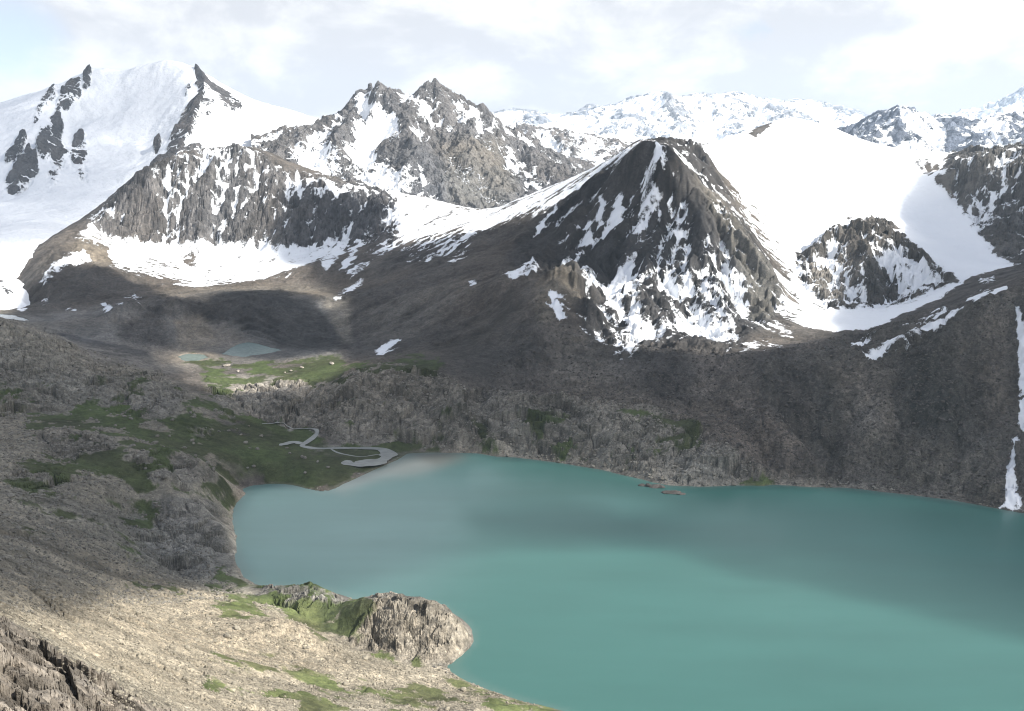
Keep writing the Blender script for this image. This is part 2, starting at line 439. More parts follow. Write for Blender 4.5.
# moraine terrace and the steep slope to the lake
ridge([(790,332,1640),(830,335,1620),(870,332,1640),(910,318,1700),(945,298,1790),(970,285,1850),(1010,270,1950),(1060,255,2000),(1150,230,2000)], 24)
ridge([(760,358,1440),(800,360,1420),(850,358,1410),(890,346,1420),(920,332,1430),(950,317,1440),(980,302,1450),(1005,291,1455),(1030,282,1460),(1100,255,1450),(1200,220,1400)], 20)
ridge([(850,344,1520),(900,328,1560),(950,305,1600),(1000,283,1650)], 30)
ridge([(1012,300,1430),(1014,360,1320),(1008,430,1210),(1003,500,1110)], 18)
ridge([(1034,300,1400),(1036,360,1310),(1032,430,1205),(1030,505,1100)], 24)
ridge([(990,330,1390),(985,400,1260),(980,460,1170)], 24)
ridge([(1100,330,1330),(1100,420,1180),(1150,400,1150)], 40)
ridge([(860,420,1270),(920,420,1250)], 40)
ridge([(760,420,1290),(700,400,1370),(640,390,1400),(580,385,1440)], 40)
# crag on the right
ridge([(944,178,2650),(952,166,2680),(975,160,2680),(1000,157,2660),(1024,154,2640),(1080,140,2600),(1200,120,2500)], 20)
ridge([(950,192,2560),(968,212,2450),(985,235,2330),(1000,255,2220),(1015,262,2150)], 18)
ridge([(1040,230,2330),(1100,210,2330)], 40)
ridge([(1000,190,3100),(1100,160,3100)], 70)
# rocky band above the far shore
ridge([(318,420,1390),(325,398,1440),(345,380,1470),(380,367,1490),(410,366,1480),(435,373,1450),(462,386,1420),(478,405,1380)], 14)
ridge([(335,440,1345),(345,420,1370),(365,400,1405),(400,395,1405),(430,398,1395),(455,410,1370)], 16)
ridge([(385,437,1342),(420,430,1345),(455,435,1332)], 16)
ridge([(482,398,1420),(486,425,1350),(495,445,1310)], 12)
ridge([(500,392,1400),(530,396,1390),(570,399,1370),(620,406,1330),(660,415,1300),(690,425,1270),(715,438,1240),(735,455,1215),(760,473,1190)], 14)
ridge([(510,425,1330),(560,435,1310),(610,440,1275),(660,450,1240),(700,460,1215),(730,473,1195)], 18)
ridge([(780,465,1210),(850,465,1210),(900,470,1200)], 30)
# outer world edges
world((-2600,300,420),(-2600,1200,500),(-2600,2400,300),(-2600,3400,300),(2700,300,100),(2900,1200,420),(2900,2400,600),(2700,3600,300),(-1200,700,270),(-1300,1300,240),(-1400,2000,180),(-1900,2500,150),(-1500,400,400),(1600,800,20),(1900,900,150),(1500,3600,250),(0,3650,200),(-1200,3650,200))

HM = Height(PTS, -2700, 2900, -60, 3700, 10.0, soften=0.004)

# ---- charts for the main terrain
rockC = Chart(0.12)      # how craggy
OUTCROPS = [[(125,456),(160,445),(200,455),(195,480),(150,480)],[(35,430),(100,427),(122,445),(70,462),(40,452)],[(185,424),(216,427),(212,441),(190,440)],[(170,470),(212,462),(220,480),(180,490)],[(215,408),(240,400),(255,412),(230,420)],[(95,384),(140,376),(182,392),(178,415),(130,418),(100,405)],[(0,470),(60,468),(80,480),(20,490)]]
eroC = Chart(0.15)       # how deeply gullied
flatC = Chart(0.0)       # how calm
BAND = [(312,425),(322,395),(345,376),(382,362),(430,367),(470,388),(500,389),(570,396),(650,408),(695,424),(740,455),(770,474),(850,482),(910,489),(870,492),(690,492),(600,474),(500,460),(420,448),(340,444)]
KNOLL = [(335,628),(350,604),(385,593),(440,606),(475,632),(458,662),(400,660),(350,645)]
KNOB = [(122,520),(150,498),(185,494),(215,500),(238,520),(240,560),(215,578),(180,574),(140,552)]
CRAG = [(-100,610),(0,622),(45,645),(82,674),(130,697),(180,715),(180,760),(-100,760)]
LEFTROCK = [(-100,310),(0,316),(60,338),(100,362),(160,372),(185,395),(180,415),(100,412),(0,420),(-100,420)]
MIDROCK = [(205,378),(330,376),(345,385),(320,420),(290,430),(250,420),(215,405)]
RISE = [(240,600),(265,586),(300,582),(330,590),(350,606),(300,612)]
for p, v in ((BAND,0.8),(KNOLL,0.85),(KNOB,0.6),(CRAG,0.75),(LEFTROCK,0.6),(MIDROCK,0.7),(RISE,0.9),([(300,468),(330,470),(340,485),(322,496),(300,488)],0.9),([(190,385),(215,380),(215,400)],.4)): rockC.put(p, v, 3)
rockC.put([(480,397),(540,290),(600,335),(740,355),(1000,300),(1250,215),(1250,560),(900,490),(770,470),(700,424),(570,394)], 0.26, 4); rockC.put(BAND, 0.8, 3)
for p in OUTCROPS: rockC.put(p, 0.55, 3); flatC.put(p, 0.0, 2)
PYRAMID = [(500,262),(560,202),(640,146),(655,137),(700,145),(735,205),(765,255),(785,300),(770,325),(740,350),(640,355),(590,340),(570,300),(545,280)]
FLANK = [(340,330),(350,285),(400,248),(500,226),(560,205),(560,240),(510,270),(505,290),(430,340),(345,355)]
CLIFF = [(85,230),(104,203),(140,173),(195,151),(242,144),(285,170),(330,178),(396,190),(400,240),(345,245),(300,252),(250,247),(150,244),(110,238)]
OUTCROP = [(795,252),(815,238),(835,226),(852,218),(884,218),(908,238),(932,260),(960,282),(930,292),(885,308),(820,308),(800,285)]
RCRAG = [(940,178),(952,148),(1024,135),(1250,100),(1250,260),(1015,264),(998,255),(980,235),(955,200)]
for p, v in ((PYRAMID,1.0),(FLANK,0.35),(CLIFF,1.0),(OUTCROP,1.15),(RCRAG,1.0),([(740,470),(760,360),(1000,295),(1250,215),(1250,560),(900,492)],0.85),([(480,395),(540,290),(600,335),(740,355),(740,450),(640,405),(500,392)],0.5),([(20,300),(46,255),(78,238),(160,290),(60,305)],0.5),([(100,312),(170,296),(220,330),(150,350)],.9),([(175,298),(285,290),(342,338),(280,347),(200,322)],.5)): eroC.put(p, v, 4)
DOME = [(700,149),(725,132),(775,116),(790,106),(825,108),(855,118),(905,138),(948,150),(950,190),(962,205),(985,228),(998,252),(1014,266),(975,277),(940,297),(900,316),(870,328),(830,332),(800,326),(788,318),(785,290),(765,245),(740,195),(715,165)]
for p, v in (([(205,440),(250,425),(320,432),(400,440),(440,452),(395,466),(345,484),(300,486),(245,486),(215,470)],1.0),([(150,440),(205,430),(205,470),(180,480)],.4),(DOME,0.75),([(100,250),(150,245),(300,250),(300,270),(200,287),(110,262)],.6),([(395,195),(480,214),(640,146),(560,200),(500,225),(400,242)],.6),([(205,340),(300,335),(310,352),(205,362)],1.0),([(200,362),(340,358),(340,378),(200,380)],.5)): flatC.put(p, v, 3)
for p in (OUTCROP,): flatC.put(p, 0.0, 2)

# snow share
snowC = Chart(0.0)
def snow(p, v=1.0, f=0): snowC.put(p, v, f if v >= 0.99 else f+1)
snow(CLIFF, 0.36, 2); snow([(95,225),(150,215),(250,205),(300,215),(395,215),(400,245),(300,255),(100,245)], 0.2, 3)
for p in ([(226,160),(236,152),(228,175),(222,195),(216,205),(218,185)],[(244,160),(252,165),(246,182),(236,200),(230,203),(238,180)],[(266,172),(273,176),(270,195),(264,212),(262,205),(265,190)],[(180,178),(192,172),(196,182),(185,190)],[(150,190),(165,184),(172,196),(158,204)],[(205,170),(214,165),(208,188),(200,200)]): snow(p, 0.8, 1)
snow([(130,185),(195,150),(242,145),(285,172),(270,200),(200,205),(140,215)], 0.55, 4)
snow([(282,186),(300,190),(392,193),(395,240),(350,236),(290,238)], 0.10, 3)
snow([(285,180),(330,181),(392,190),(392,197),(340,196),(290,192)], 0.55, 1)
snow([(92,225),(112,236),(150,241),(180,243),(205,239),(260,240),(290,247),(320,246),(337,231),(332,252),(312,264),(290,272),(265,279),(230,281),(197,289),(190,286),(165,279),(140,273),(112,263),(106,246),(85,241),(75,239)], 0.97, 1)
snow([(118,262),(150,272),(185,283),(180,270),(200,262),(192,250),(160,262)], 0.62, 3)
for p in ([(320,262),(345,238),(351,242),(336,262),(325,268)],[(343,271),(370,262),(376,258),(363,270),(350,277)],[(332,298),(345,290),(366,277),(350,292),(335,301)],[(338,272),(359,239),(363,242),(351,263)],[(330,256),(352,222),(356,226),(342,250)],
          [(48,268),(70,255),(84,250),(92,262),(66,264),(45,281)],[(38,282),(55,266),(70,253),(76,250),(60,266),(44,284)],[(100,302),(112,303),(113,311),(104,310)],[(116,304),(125,303),(124,309),(117,308)],[(36,301),(48,298),(50,303),(40,303)],[(15,292),(22,300),(22,308),(31,305),(24,312),(18,311)],[(60,310),(75,309),(75,311)],
          [(502,273),(520,268),(534,259),(539,268),(537,276),(515,278)],[(374,350),(390,341),(404,336),(397,345),(380,352)],[(557,206),(559,210),(545,225),(534,236),(537,226)],[(470,283),(478,280),(472,286)],[(428,256),(431,256),(430,263),(427,262)],
          [(846,359),(858,354),(870,352),(885,345),(905,338),(908,342),(890,350),(872,357)],[(905,337),(935,322),(960,308),(985,297),(1005,287),(1008,292),(985,302),(965,313),(935,328),(908,342)],[(893,331),(920,322),(945,307),(949,311),(925,325),(898,335)],[(965,297),(990,289),(993,293),(968,302)],[(848,346),(875,338),(879,341),(855,349)],[(978,280),(995,277),(996,280),(982,283)],
          [(1015,296),(1020,312),(1026,330),(1027,352),(1031,380),(1026,432),(1020,420),(1022,385),(1018,350),(1018,322)],[(1017,430),(1018,440),(1016,455),(1014,480),(1020,500),(1022,513),(998,508),(1005,500),(1004,482),(1010,455),(1014,440)]): snow(p, 0.96, 0)
snow([(120,290),(142,294),(138,302),(124,298)], 0.4, 1)
snow([(388,190),(420,193),(450,203),(478,210),(500,204),(540,188),(580,172),(630,148),(652,139),(645,150),(600,180),(560,201),(530,211),(495,226),(455,232),(430,240),(405,243),(396,232),(392,215)], 0.93, 1)
snow([(500,205),(590,168),(640,146),(645,150),(600,180),(540,208),(500,222)], 0.80, 2)
snow([(398,243),(430,238),(490,228),(470,247),(452,262),(440,248),(408,256)], 0.42, 2)
snow([(385,196),(396,196),(396,240),(380,260),(385,230)], 0.55, 2)
# dark pyramid
snow([(560,205),(640,150),(655,140),(700,235),(680,250),(600,240),(560,240)], 0.20, 3)
for p in ([(657,150),(663,152),(656,172),(655,183),(666,190),(662,200),(650,216),(645,230),(637,240),(631,239),(640,212),(641,196),(645,178),(648,168)],[(639,249),(635,262),(626,281),(612,291),(607,286),(617,268),(630,254)],[(624,193),(624,212),(613,226),(600,241),(601,232),(611,215),(617,200)],[(599,190),(605,205),(602,226),(596,229),(597,205)],[(590,212),(593,238),(582,243),(586,228)],[(575,262),(587,243),(582,260),(572,273),(560,278),(566,268)],[(550,270),(570,263),(578,270),(590,268),(600,282),(608,280),(599,292),(592,299),(585,295),(575,282),(560,276)],[(602,292),(618,288),(622,306),(612,310)],[(668,198),(673,190),(671,204),(664,209)]): snow(p, 0.97, 0)
snow([(672,205),(690,193),(692,215),(683,238),(670,238)], 0.6, 1)
snow([(655,245),(690,236),(722,238),(738,276),(700,280),(640,275)], 0.42, 2)
snow([(618,276),(640,272),(700,274),(738,273),(748,290),(748,322),(737,346),(700,337),(660,338),(640,334),(630,352),(620,352),(620,300)], 0.80, 2)
snow([(645,290),(665,288),(668,320),(648,322)], 0.2, 2)
snow([(668,290),(695,290),(695,312),(672,318)], 0.25, 2)
snow([(575,305),(622,305),(622,356),(600,352)], 0.36, 2)
snow([(547,290),(562,285),(570,310),(560,322),(550,305)], 0.5, 1)
snow([(660,139),(702,141),(737,208),(768,262),(762,272),(720,215),(690,180)], 0.55, 1)
snow([(735,240),(770,285),(785,300),(770,322),(750,315),(745,270)], 0.12, 1)
snow(DOME, 1.0, 0)
snow([(735,318),(790,318),(790,345),(740,350)], 0.25, 2)
snow([(726,192),(746,198),(778,245),(798,290),(803,320),(780,320),(765,270),(738,222)], 0.55, 3)
snow(OUTCROP, 0.60, 1)
snow([(885,235),(910,250),(940,280),(930,292),(890,300),(880,270)], 0.80, 2)
snow([(856,222),(885,220),(912,241),(936,264),(960,283),(950,284),(925,264),(900,247),(878,236)], 0.04, 0)
snow([(838,228),(860,224),(868,245),(860,270),(838,262)], 0.10, 1)
snow([(868,268),(895,272),(900,295),(872,304),(866,290)], 0.12, 1)
snow([(805,268),(840,268),(850,295),(820,298)], 0.2, 1)
snow([(748,135),(757,124),(775,120),(766,131),(756,137)], 0.0, 0)
snow([(915,159),(946,168),(942,184),(932,178),(925,170)], 0.35, 1)
snow(RCRAG, 0.10, 1)
snow([(942,176),(952,148),(1024,135),(1250,90),(1250,180),(1000,215),(985,230),(960,200)], 0.34, 3)

# colours
SCREE = (0.225, 0.203, 0.160); DARK = (0.098, 0.088, 0.078); GREYROCK = (0.160, 0.151, 0.132); BLACKROCK = (0.072, 0.069, 0.068)
MORAINE = (0.140, 0.136, 0.128); BROWN = (0.158, 0.144, 0.122); CLIFFROCK = (0.094, 0.091, 0.090); SLOPE = (0.200, 0.184, 0.150)
class ColourChart:
    def __init__(s, c): s.c = [Chart(v) for v in c]
    def put(s, p, c, f=0):
        for k in range(3): s.c[k].put(p, c[k], f)
    def get(s, px, py): return np.stack([c.get(px, py) for c in s.c], -1)
colC = ColourChart(DARK)
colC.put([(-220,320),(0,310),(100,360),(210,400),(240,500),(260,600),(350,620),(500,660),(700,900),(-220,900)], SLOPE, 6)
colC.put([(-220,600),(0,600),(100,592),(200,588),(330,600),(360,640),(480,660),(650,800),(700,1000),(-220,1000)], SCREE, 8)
colC.put([(-100,322),(0,318),(150,300),(340,300),(345,355),(200,368),(100,362)], MORAINE, 5)
colC.put([(150,295),(170,290),(330,285),(345,300),(300,293),(230,293)], BROWN, 3)
colC.put([(330,340),(340,300),(400,250),(560,203),(640,148),(560,260),(540,300),(540,390),(345,360)], (0.076,0.069,0.063), 4)  # flank rock darkened in colour for the cloud shade on it
colC.put([(740,470),(760,362),(1000,296),(1250,215),(1250,560),(900,492)], (0.083,0.078,0.070), 6)
colC.put([(740,352),(840,340),(1000,268),(1250,220),(1000,296),(760,362)], (0.075,0.068,0.064), 3)
for p in (BAND, KNOLL, KNOB, MIDROCK, RISE): colC.put(p, GREYROCK, 3)
colC.put(LEFTROCK, (0.172,0.161,0.136), 5); colC.put(CRAG, (0.150,0.132,0.110), 3); colC.put(KNOLL, (0.205,0.184,0.150), 2)
colC.put(CLIFF, CLIFFROCK, 3); colC.put([(282,180),(396,190),(400,245),(290,250)], (0.075,0.074,0.076), 5)  # right end of the cliffs painted darker, standing for shade
colC.put(PYRAMID, (0.046,0.045,0.045), 3)  # dark rock, darkened further to stand for cloud shade
colC.put([(690,180),(720,205),(752,250),(785,300),(770,325),(750,318),(742,270),(715,215)], (0.112,0.107,0.096), 3)  # right side of the rib painted paler, as if sunlit
colC.put([(535,285),(560,276),(585,300),(575,310),(556,296),(552,325),(535,325)], (0.14,0.128,0.108), 3)
colC.put(OUTCROP, (0.068,0.065,0.061), 2); colC.put([(805,262),(850,262),(852,300),(815,298)], (0.135,0.125,0.112), 2)
colC.put(RCRAG, (0.080,0.078,0.075), 2); colC.put([(20,300),(46,255),(78,238),(165,290),(60,306)], (0.088,0.080,0.072), 3)
colC.put([(85,238),(95,232),(108,250),(112,265),(85,262),(65,250)], BROWN, 2)
colC.put([(175,299),(230,291),(285,292),(318,305),(342,338),(335,347),(300,348),(280,346),(262,330),(235,322),(200,322),(185,312)], (0.056,0.054,0.052), 2)  # mound darkened in colour, its relief barely shows in flat shade
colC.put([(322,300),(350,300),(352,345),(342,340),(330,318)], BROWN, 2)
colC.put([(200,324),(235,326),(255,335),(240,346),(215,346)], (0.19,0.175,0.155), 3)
colC.put([(120,318),(155,300),(172,298),(165,320),(170,350),(120,340)], (0.080,0.077,0.074), 3); colC.put([(175,316),(205,314),(218,345),(190,350),(178,345)], (0.205,0.185,0.155), 2)  # left side of the mound painted dark as shaded; paler rock beside it
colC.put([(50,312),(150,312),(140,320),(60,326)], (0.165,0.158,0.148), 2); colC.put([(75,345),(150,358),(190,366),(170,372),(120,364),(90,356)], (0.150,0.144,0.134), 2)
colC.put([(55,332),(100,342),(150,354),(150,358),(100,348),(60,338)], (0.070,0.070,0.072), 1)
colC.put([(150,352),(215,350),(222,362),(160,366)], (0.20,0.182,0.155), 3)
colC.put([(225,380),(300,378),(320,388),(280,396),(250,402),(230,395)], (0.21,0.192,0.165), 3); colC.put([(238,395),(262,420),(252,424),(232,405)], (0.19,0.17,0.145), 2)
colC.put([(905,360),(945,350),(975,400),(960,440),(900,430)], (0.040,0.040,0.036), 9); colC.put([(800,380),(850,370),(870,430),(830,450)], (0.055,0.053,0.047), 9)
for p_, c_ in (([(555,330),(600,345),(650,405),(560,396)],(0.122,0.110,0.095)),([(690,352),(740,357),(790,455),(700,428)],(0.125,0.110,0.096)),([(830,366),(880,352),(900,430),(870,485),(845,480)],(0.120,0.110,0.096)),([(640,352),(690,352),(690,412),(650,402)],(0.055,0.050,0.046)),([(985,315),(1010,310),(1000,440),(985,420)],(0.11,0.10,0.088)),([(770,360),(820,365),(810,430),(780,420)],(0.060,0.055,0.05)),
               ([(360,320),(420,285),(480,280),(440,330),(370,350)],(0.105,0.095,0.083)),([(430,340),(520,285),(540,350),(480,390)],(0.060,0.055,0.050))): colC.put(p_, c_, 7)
colC.put([(860,440),(1000,450),(1000,500),(880,488)], (0.105,0.097,0.082), 8); colC.put([(690,400),(760,400),(820,470),(760,470),(700,430)], (0.112,0.098,0.086), 8)
for c_, w_ in ((((262,424),(293,427),(308,430),(317,432),(314,438),(305,445),(318,449),(340,449),(380,450),(389,455),(382,460),(365,465),(350,468)), 5),):
    for (a0, b0), (a1, b1) in zip(c_[:-1], c_[1:]):
        L_ = math.hypot(a1-a0, b1-b0); nx_, ny_ = -(b1-b0)/L_*w_*0.6, (a1-a0)/L_*w_*0.6
        colC.put([(a0+nx_, b0+ny_), (a1+nx_, b1+ny_), (a1-nx_, b1-ny_), (a0-nx_, b0-ny_)], (0.24,0.235,0.215), 1)
grassC = Chart(0.0)      # dark alpine turf
for p, v in (([(30,412),(80,405),(110,415),(180,400),(215,398),(250,415),(300,428),(345,442),(440,448),(398,466),(348,484),(300,488),(245,486),(222,492),(235,500),(232,520),(205,498),(160,490),(130,470),(80,440)],0.80),
             ([(30,414),(80,404),(140,400),(230,405),(250,425),(200,440),(120,430),(60,430)],0.72),([(205,445),(260,428),(330,442),(395,444),(380,462),(320,470),(240,480)],1.0),
             ([(205,365),(345,358),(345,380),(330,390),(290,378),(230,392),(205,385)],0.62),([(345,365),(440,352),(440,372),(360,372)],0.6),
             ([(600,402),(690,420),(700,432),(660,442),(610,425)],0.75),([(120,498),(160,490),(200,498),(160,512),(130,540),(115,525)],0.6),([(210,560),(240,565),(245,588),(215,580)],0.8),
             ([(325,612),(350,602),(374,596),(366,614),(350,638),(328,630)],0.9),([(245,590),(300,580),(340,592),(330,604),(300,590),(250,606)],0.55),
             ([(430,695),(520,695),(580,720),(480,715)],0.4),([(380,690),(430,680),(500,700),(430,706)],0.55),([(300,700),(350,698),(360,730),(300,730)],0.7),([(215,605),(260,606),(250,616),(220,614)],0.75),([(200,655),(260,640),(245,655)],0.5),([(110,580),(240,590),(250,600),(120,586)],0.45),([(350,640),(420,660),(470,690),(380,668)],0.45),
             ([(0,480),(120,490),(130,500),(0,492)],0.4),([(0,380),(120,390),(150,420),(60,420),(0,410)],0.22),([(20,412),(120,405),(200,430),(215,480),(160,492),(100,470),(30,440)],0.72),([(60,395),(120,398),(190,418),(215,440),(120,425)],0.5),([(0,440),(60,450),(140,495),(120,520),(40,490)],0.34),([(0,500),(130,520),(150,560),(60,540),(0,530)],0.22),([(240,602),(340,606),(330,640),(250,640)],0.40),([(200,640),(420,690),(420,715),(200,700)],0.40),([(470,200+500),(560,712),(520,715)],0.5),([(330,445),(345,395),(470,400),(500,450)],0.28),([(505,400),(690,425),(720,470),(560,460)],0.28),([(700,484),(770,474),(772,486)],0.6),([(180,352),(220,358),(218,366),(185,364)],0.35),([(395,440),(440,448),(400,462)],0.9)): grassC.put(p, v, 3)
for p in OUTCROPS: grassC.put(p, 0.28, 2); colC.put(p, (0.170,0.160,0.138), 2)
stonyC = Chart(0.55)
stonyC.put([(-220,600),(0,600),(100,592),(200,588),(330,600),(480,660),(650,800),(700,1000),(-220,1000)], 1.0, 8)
stonyC.put(BAND, 0.5, 3); stonyC.put([(205,440),(400,440),(440,452),(345,484),(245,486)], 0.1, 4)
stonyC.put([(480,395),(760,355),(1250,215),(1250,560),(900,492),(740,470)], 0.9, 5)

ncol = int(1400*Q); nrow = int(1250*Q)
rad = np.concatenate([radii_geo(30, 95, 24)[:-1], radii_geo(95, 330, int(nrow*0.27))[:-1], radii_geo(330, 3640, nrow-int(nrow*0.12))])
X, Y = fan(-37, 38, ncol, rad)
Z0 = HM.z(X, Y)
PX, PY = bearing(X, Y, Z0)
jx = fbm(X, Y, 40, 4, 3); jy = fbm(X, Y, 40, 4, 9)
jit = np.clip(Y/1000, .5, 1.6).astype(F32)
PXj, PYj = PX + jx*5/jit, PY + jy*4/jit
gx, gy = HM.grad(X, Y)
slope0 = np.sqrt(gx*gx + gy*gy)
rk, er, fl = rockC.get(PXj, PYj), eroC.get(PXj, PYj), flatC.get(PX, PY)
calm = 1 - 0.95*fl
g0 = grassC.get(PXj, PYj); rk = rk*(1 - 0.92*smooth(0.25, 0.65, g0)); rk = rk*(1 + 0.15*Chart(0).put(KNOLL, 1, 2).get(PX, PY))
big = fbm(X, Y, 160, 6, 21, 0.5)
sw = smooth(0.08, 0.45, slope0)
E = erosion(X + 25*fbm(X, Y, 90, 3, 41), Y + 25*fbm(X, Y, 90, 3, 43), gx, gy, 150.0, 6, 0.92, 77)
E2 = erosion(X + 6*jx, Y + 6*jy, gx, gy, 34.0, 4, 0.9, 177)
leftm = Chart(0).put([(-60,395),(60,395),(120,392),(215,396),(222,440),(215,492),(130,505),(20,480),(-60,460)], 1, 8).get(PX, PY)
bw = Chart(0).put(BAND, 1, 6).put(CLIFF, .75, 4).put(KNOB, 1, 4).put(KNOLL, .5, 3).get(PX, PY)
YS = Y + 0.55*np.maximum(Z0, 0)*smooth(380, 620, Y)            # measured up the face as well, so steep faces are not stretched
SXX = X*0.94 - YS*0.34; SYY = X*0.34 + YS*0.94
def ledge(scale, seed, wob):
    a = cell(X + wob*jx, YS + wob*jy, scale, seed)
    b = cell((SXX + wob*jx)*0.62, (SYY + wob*jy)*1.05, scale, seed)
    return tuple(p*(1-bw) + q*bw for p, q in zip(a, b))
c1, c1e, c1i = ledge(42, 5, 9); c2, c2e, c2i = ledge(17, 15, 5); c3, c3e, c3i = cell(X, YS, 6.5, 25)
c4, c4e, c4i = cell(X + 1.2*jx, YS + 1.2*jy, 2.6, 35); c5, c5e, c5i = cell(X, Y, 1.1, 45)
fineb = 1 - 0.6*bw
crag = c1*(17.0 + 3*bw) + c2*(7.5 + 1.5*bw) + c3*3.2*fineb + c4*1.0*fineb + (c1i-0.5)*3.0*smooth(0.0, 0.3, c1e) + (c2i-0.5)*2.2*smooth(0.0, 0.3, c2e) + (c3i-0.5)*0.9*fineb - 4.0*smooth(0.12, 0.0, c1e) - 2.0*smooth(0.14, 0.0, c2e) - 0.8*smooth(0.14, 0.0, c3e)
nearw = smooth(420, 300, Y)
crag = crag*(1-nearw) + 0.75*nearw*(c2*5.0 + (c2i-0.5)*0.9*smooth(0.0, 0.3, c2e) + c3*4.0 + (c3i-0.5)*1.4*smooth(0.0, 0.25, c3e) + c4*2.0 + (c4i-0.5)*0.6*smooth(0.0, 0.25, c4e) + c5*0.7 - 1.3*smooth(0.15, 0.0, c3e) - 0.5*smooth(0.15, 0.0, c4e))
rdg = fbm(X, YS, 60, 5, 61, 0.55, True)
lvl = np.clip(Y/1500, 0.25, 1.7).astype(F32)
pyr = Chart(0).put(PYRAMID, 1, 5).get(PXj, PYj)
cliffy = Chart(0).put(CLIFF, 1, 4).put(RCRAG, .5, 4).put(OUTCROP, .8, 4).get(PXj, PYj)
Zd = (big*5.0*lvl*calm*(0.5 + sw) + E*er*(0.95 + 0.75*pyr)*calm*(0.35+0.65*sw) + E2*(0.8 - 0.45*cliffy + 0.35*pyr)*(1 - 0.7*leftm)*(0.16+er)*calm*sw + crag*rk*calm + crag*cliffy*0.7*calm + crag*er*(0.28 + 0.27*pyr)*calm
      + rdg*(1.2 + 5.0*er)*calm*lvl*0.7 + fbm(X, Y, 9, 3, 91)*0.7*calm)
# keep shores where they are
damp = smooth(0.0, 14.0, np.abs(Z0))*0.85 + 0.15
sm = np.hypot(X - at(655,139,2250)[0], Y - 2250); Zd = Zd*(1 - 0.75*np.exp(-(sm/140)**2)) + 20*np.exp(-sm/30) + 8*np.exp(-(sm/70)**2)
Zd = np.where(Z0 < 40, Zd*damp + np.maximum(0, 0.0), Zd)
Z = Z0 + Zd
Z = np.where((Z0 > 0.4) & (Z < 0.35), 0.35, Z)
Z = np.where((Z0 < 0.0), np.minimum(Z, Z0*0.6-0.05), Z)
# tarns: level hollows with a low bank
POOLS = [([(220,354),(228,350),(234,346),(240,343.5),(249,342),(258,344),(268,347),(282,350),(272,353),(258,355),(245,357),(232,356)], 1775, (0.15,0.215,0.20), 'small milky green tarn at the foot of the moraine mound'),
         ([(176,357),(186,354),(200,354),(210,357),(198,361),(186,361)], 1700, (0.13,0.17,0.145), 'tiny pale tarn left of the milky green one'),
         ([(-20,316),(0,314),(14,315),(30,320),(24,324),(8,323),(-20,325)], 2000, (0.16,0.20,0.22), 'narrow blue grey tarn below the glacier snout at the left edge')]
POOLW = []
for poly, D, c_, lab in POOLS:
    zs = float(np.mean([at(a, b, true_d(b, D))[2] for a, b in poly]))
    P = np.array([on_level(a, b, zs) for a, b in poly]); cen = P.mean(0)
    wt = np.zeros(X.shape, F32); scl = (1.25, 1.45, 1.7, 2.0, 2.4, 2.9)
    for q in scl: wt += inside([tuple((cen + (p-cen)*q)[:2]) for p in P], X, Y)
    wt = smooth(0, 1, wt/len(scl))
    Z = Z*(1-wt) + (zs + 0.9 + 0.25*fbm(X, Y, 12, 3, 77))*wt
    k0 = inside([tuple(p[:2]) for p in P], X + 2.5*fbm(X, Y, 15, 3, 5), Y + 4*fbm(X, Y, 15, 3, 6))
    Z = np.where(k0, zs - 1.5, Z); POOLW.append((P, cen, zs))
# attributes
slopeN = np.sqrt(np.gradient(Z, axis=0)**2/np.maximum(np.gradient(Y, axis=0), .01)**2 + 0)  # along view only, enough for ranks
ero_n = E/(np.std(E)+1e-6); loc = (E2/(np.std(E2)+1e-6))
es = erosion(X + 5*jx, Y + 5*jy, gx, gy, 24.0, 3, 1.0, 377); es /= np.std(es)+1e-6
lv2 = np.gradient(Z, axis=0)/np.maximum(np.gradient(Y, axis=0), .01)
lv2 = lv2 - blur(lv2.astype(F32), 5); lv2 = np.clip(lv2/(np.std(lv2[eroC.get(PX, PY) > .5])+1e-6), -2, 2)
vs = -lv2*0.35 - ero_n*0.5 - loc*0.38 - es*(0.32 - 0.2*cliffy) + fbm(X, Y, 18, 5, 131, 0.65)*(1.5 + 0.5*cliffy) - c2i*0.4*rk - c3i*0.35 - np.clip(slope0-0.6, 0, 1)*1.2
P_ = snowC.get(PX + (jx*3.0 + fbm(X, Y, 8, 3, 15)*1.6)/jit, PY + (jy*2.2 + fbm(X, Y, 8, 3, 16)*1.3)/jit)
vr = uniformise(vs)
SN = np.clip(0.5 + (P_ - (1-vr))*1.5 + 0.2*fbm(X, Y, 12, 3, 141)*(P_ < 0.985), 0, 1)
SN = np.where(P_ < 0.02, 0, np.where(P_ > 0.985, 1, SN))
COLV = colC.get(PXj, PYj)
var = fbm(X, Y, 70, 5, 201); var2 = fbm(X, Y, 14, 4, 211)
streak = erosion(X + 14*jx, Y + 14*jy, gx, gy, 70.0, 4, 1.0, 277)/70.0*9
k = np.clip(1 + 0.38*var + 0.30*var2 + 0.34*np.clip(streak, -1.6, 1.6)*sw*(1-rk)*(1 - 0.8*leftm) - 0.35*rk*smooth(0.14, 0.0, c2e), 0.3, 2.2)[..., None]
hue = fbm(X, Y, 220, 3, 231)[..., None]
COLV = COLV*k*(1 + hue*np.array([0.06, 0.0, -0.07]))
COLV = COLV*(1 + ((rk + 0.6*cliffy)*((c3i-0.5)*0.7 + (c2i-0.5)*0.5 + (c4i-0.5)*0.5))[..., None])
G = grassC.get(PXj, PYj)
gfield = uniformise(fbm(X, Y, 34, 6, 301, 0.62) - 0.22*np.clip(slope0-0.3, 0, 1) - rk*0.4*(c2i-.3))
GR = np.clip(0.5 + (G - (1-gfield))*5, 0, 1)*(G > 0.02)
lush = smooth(-0.5, 0.5, fbm(X, Y, 55, 4, 321))[..., None]
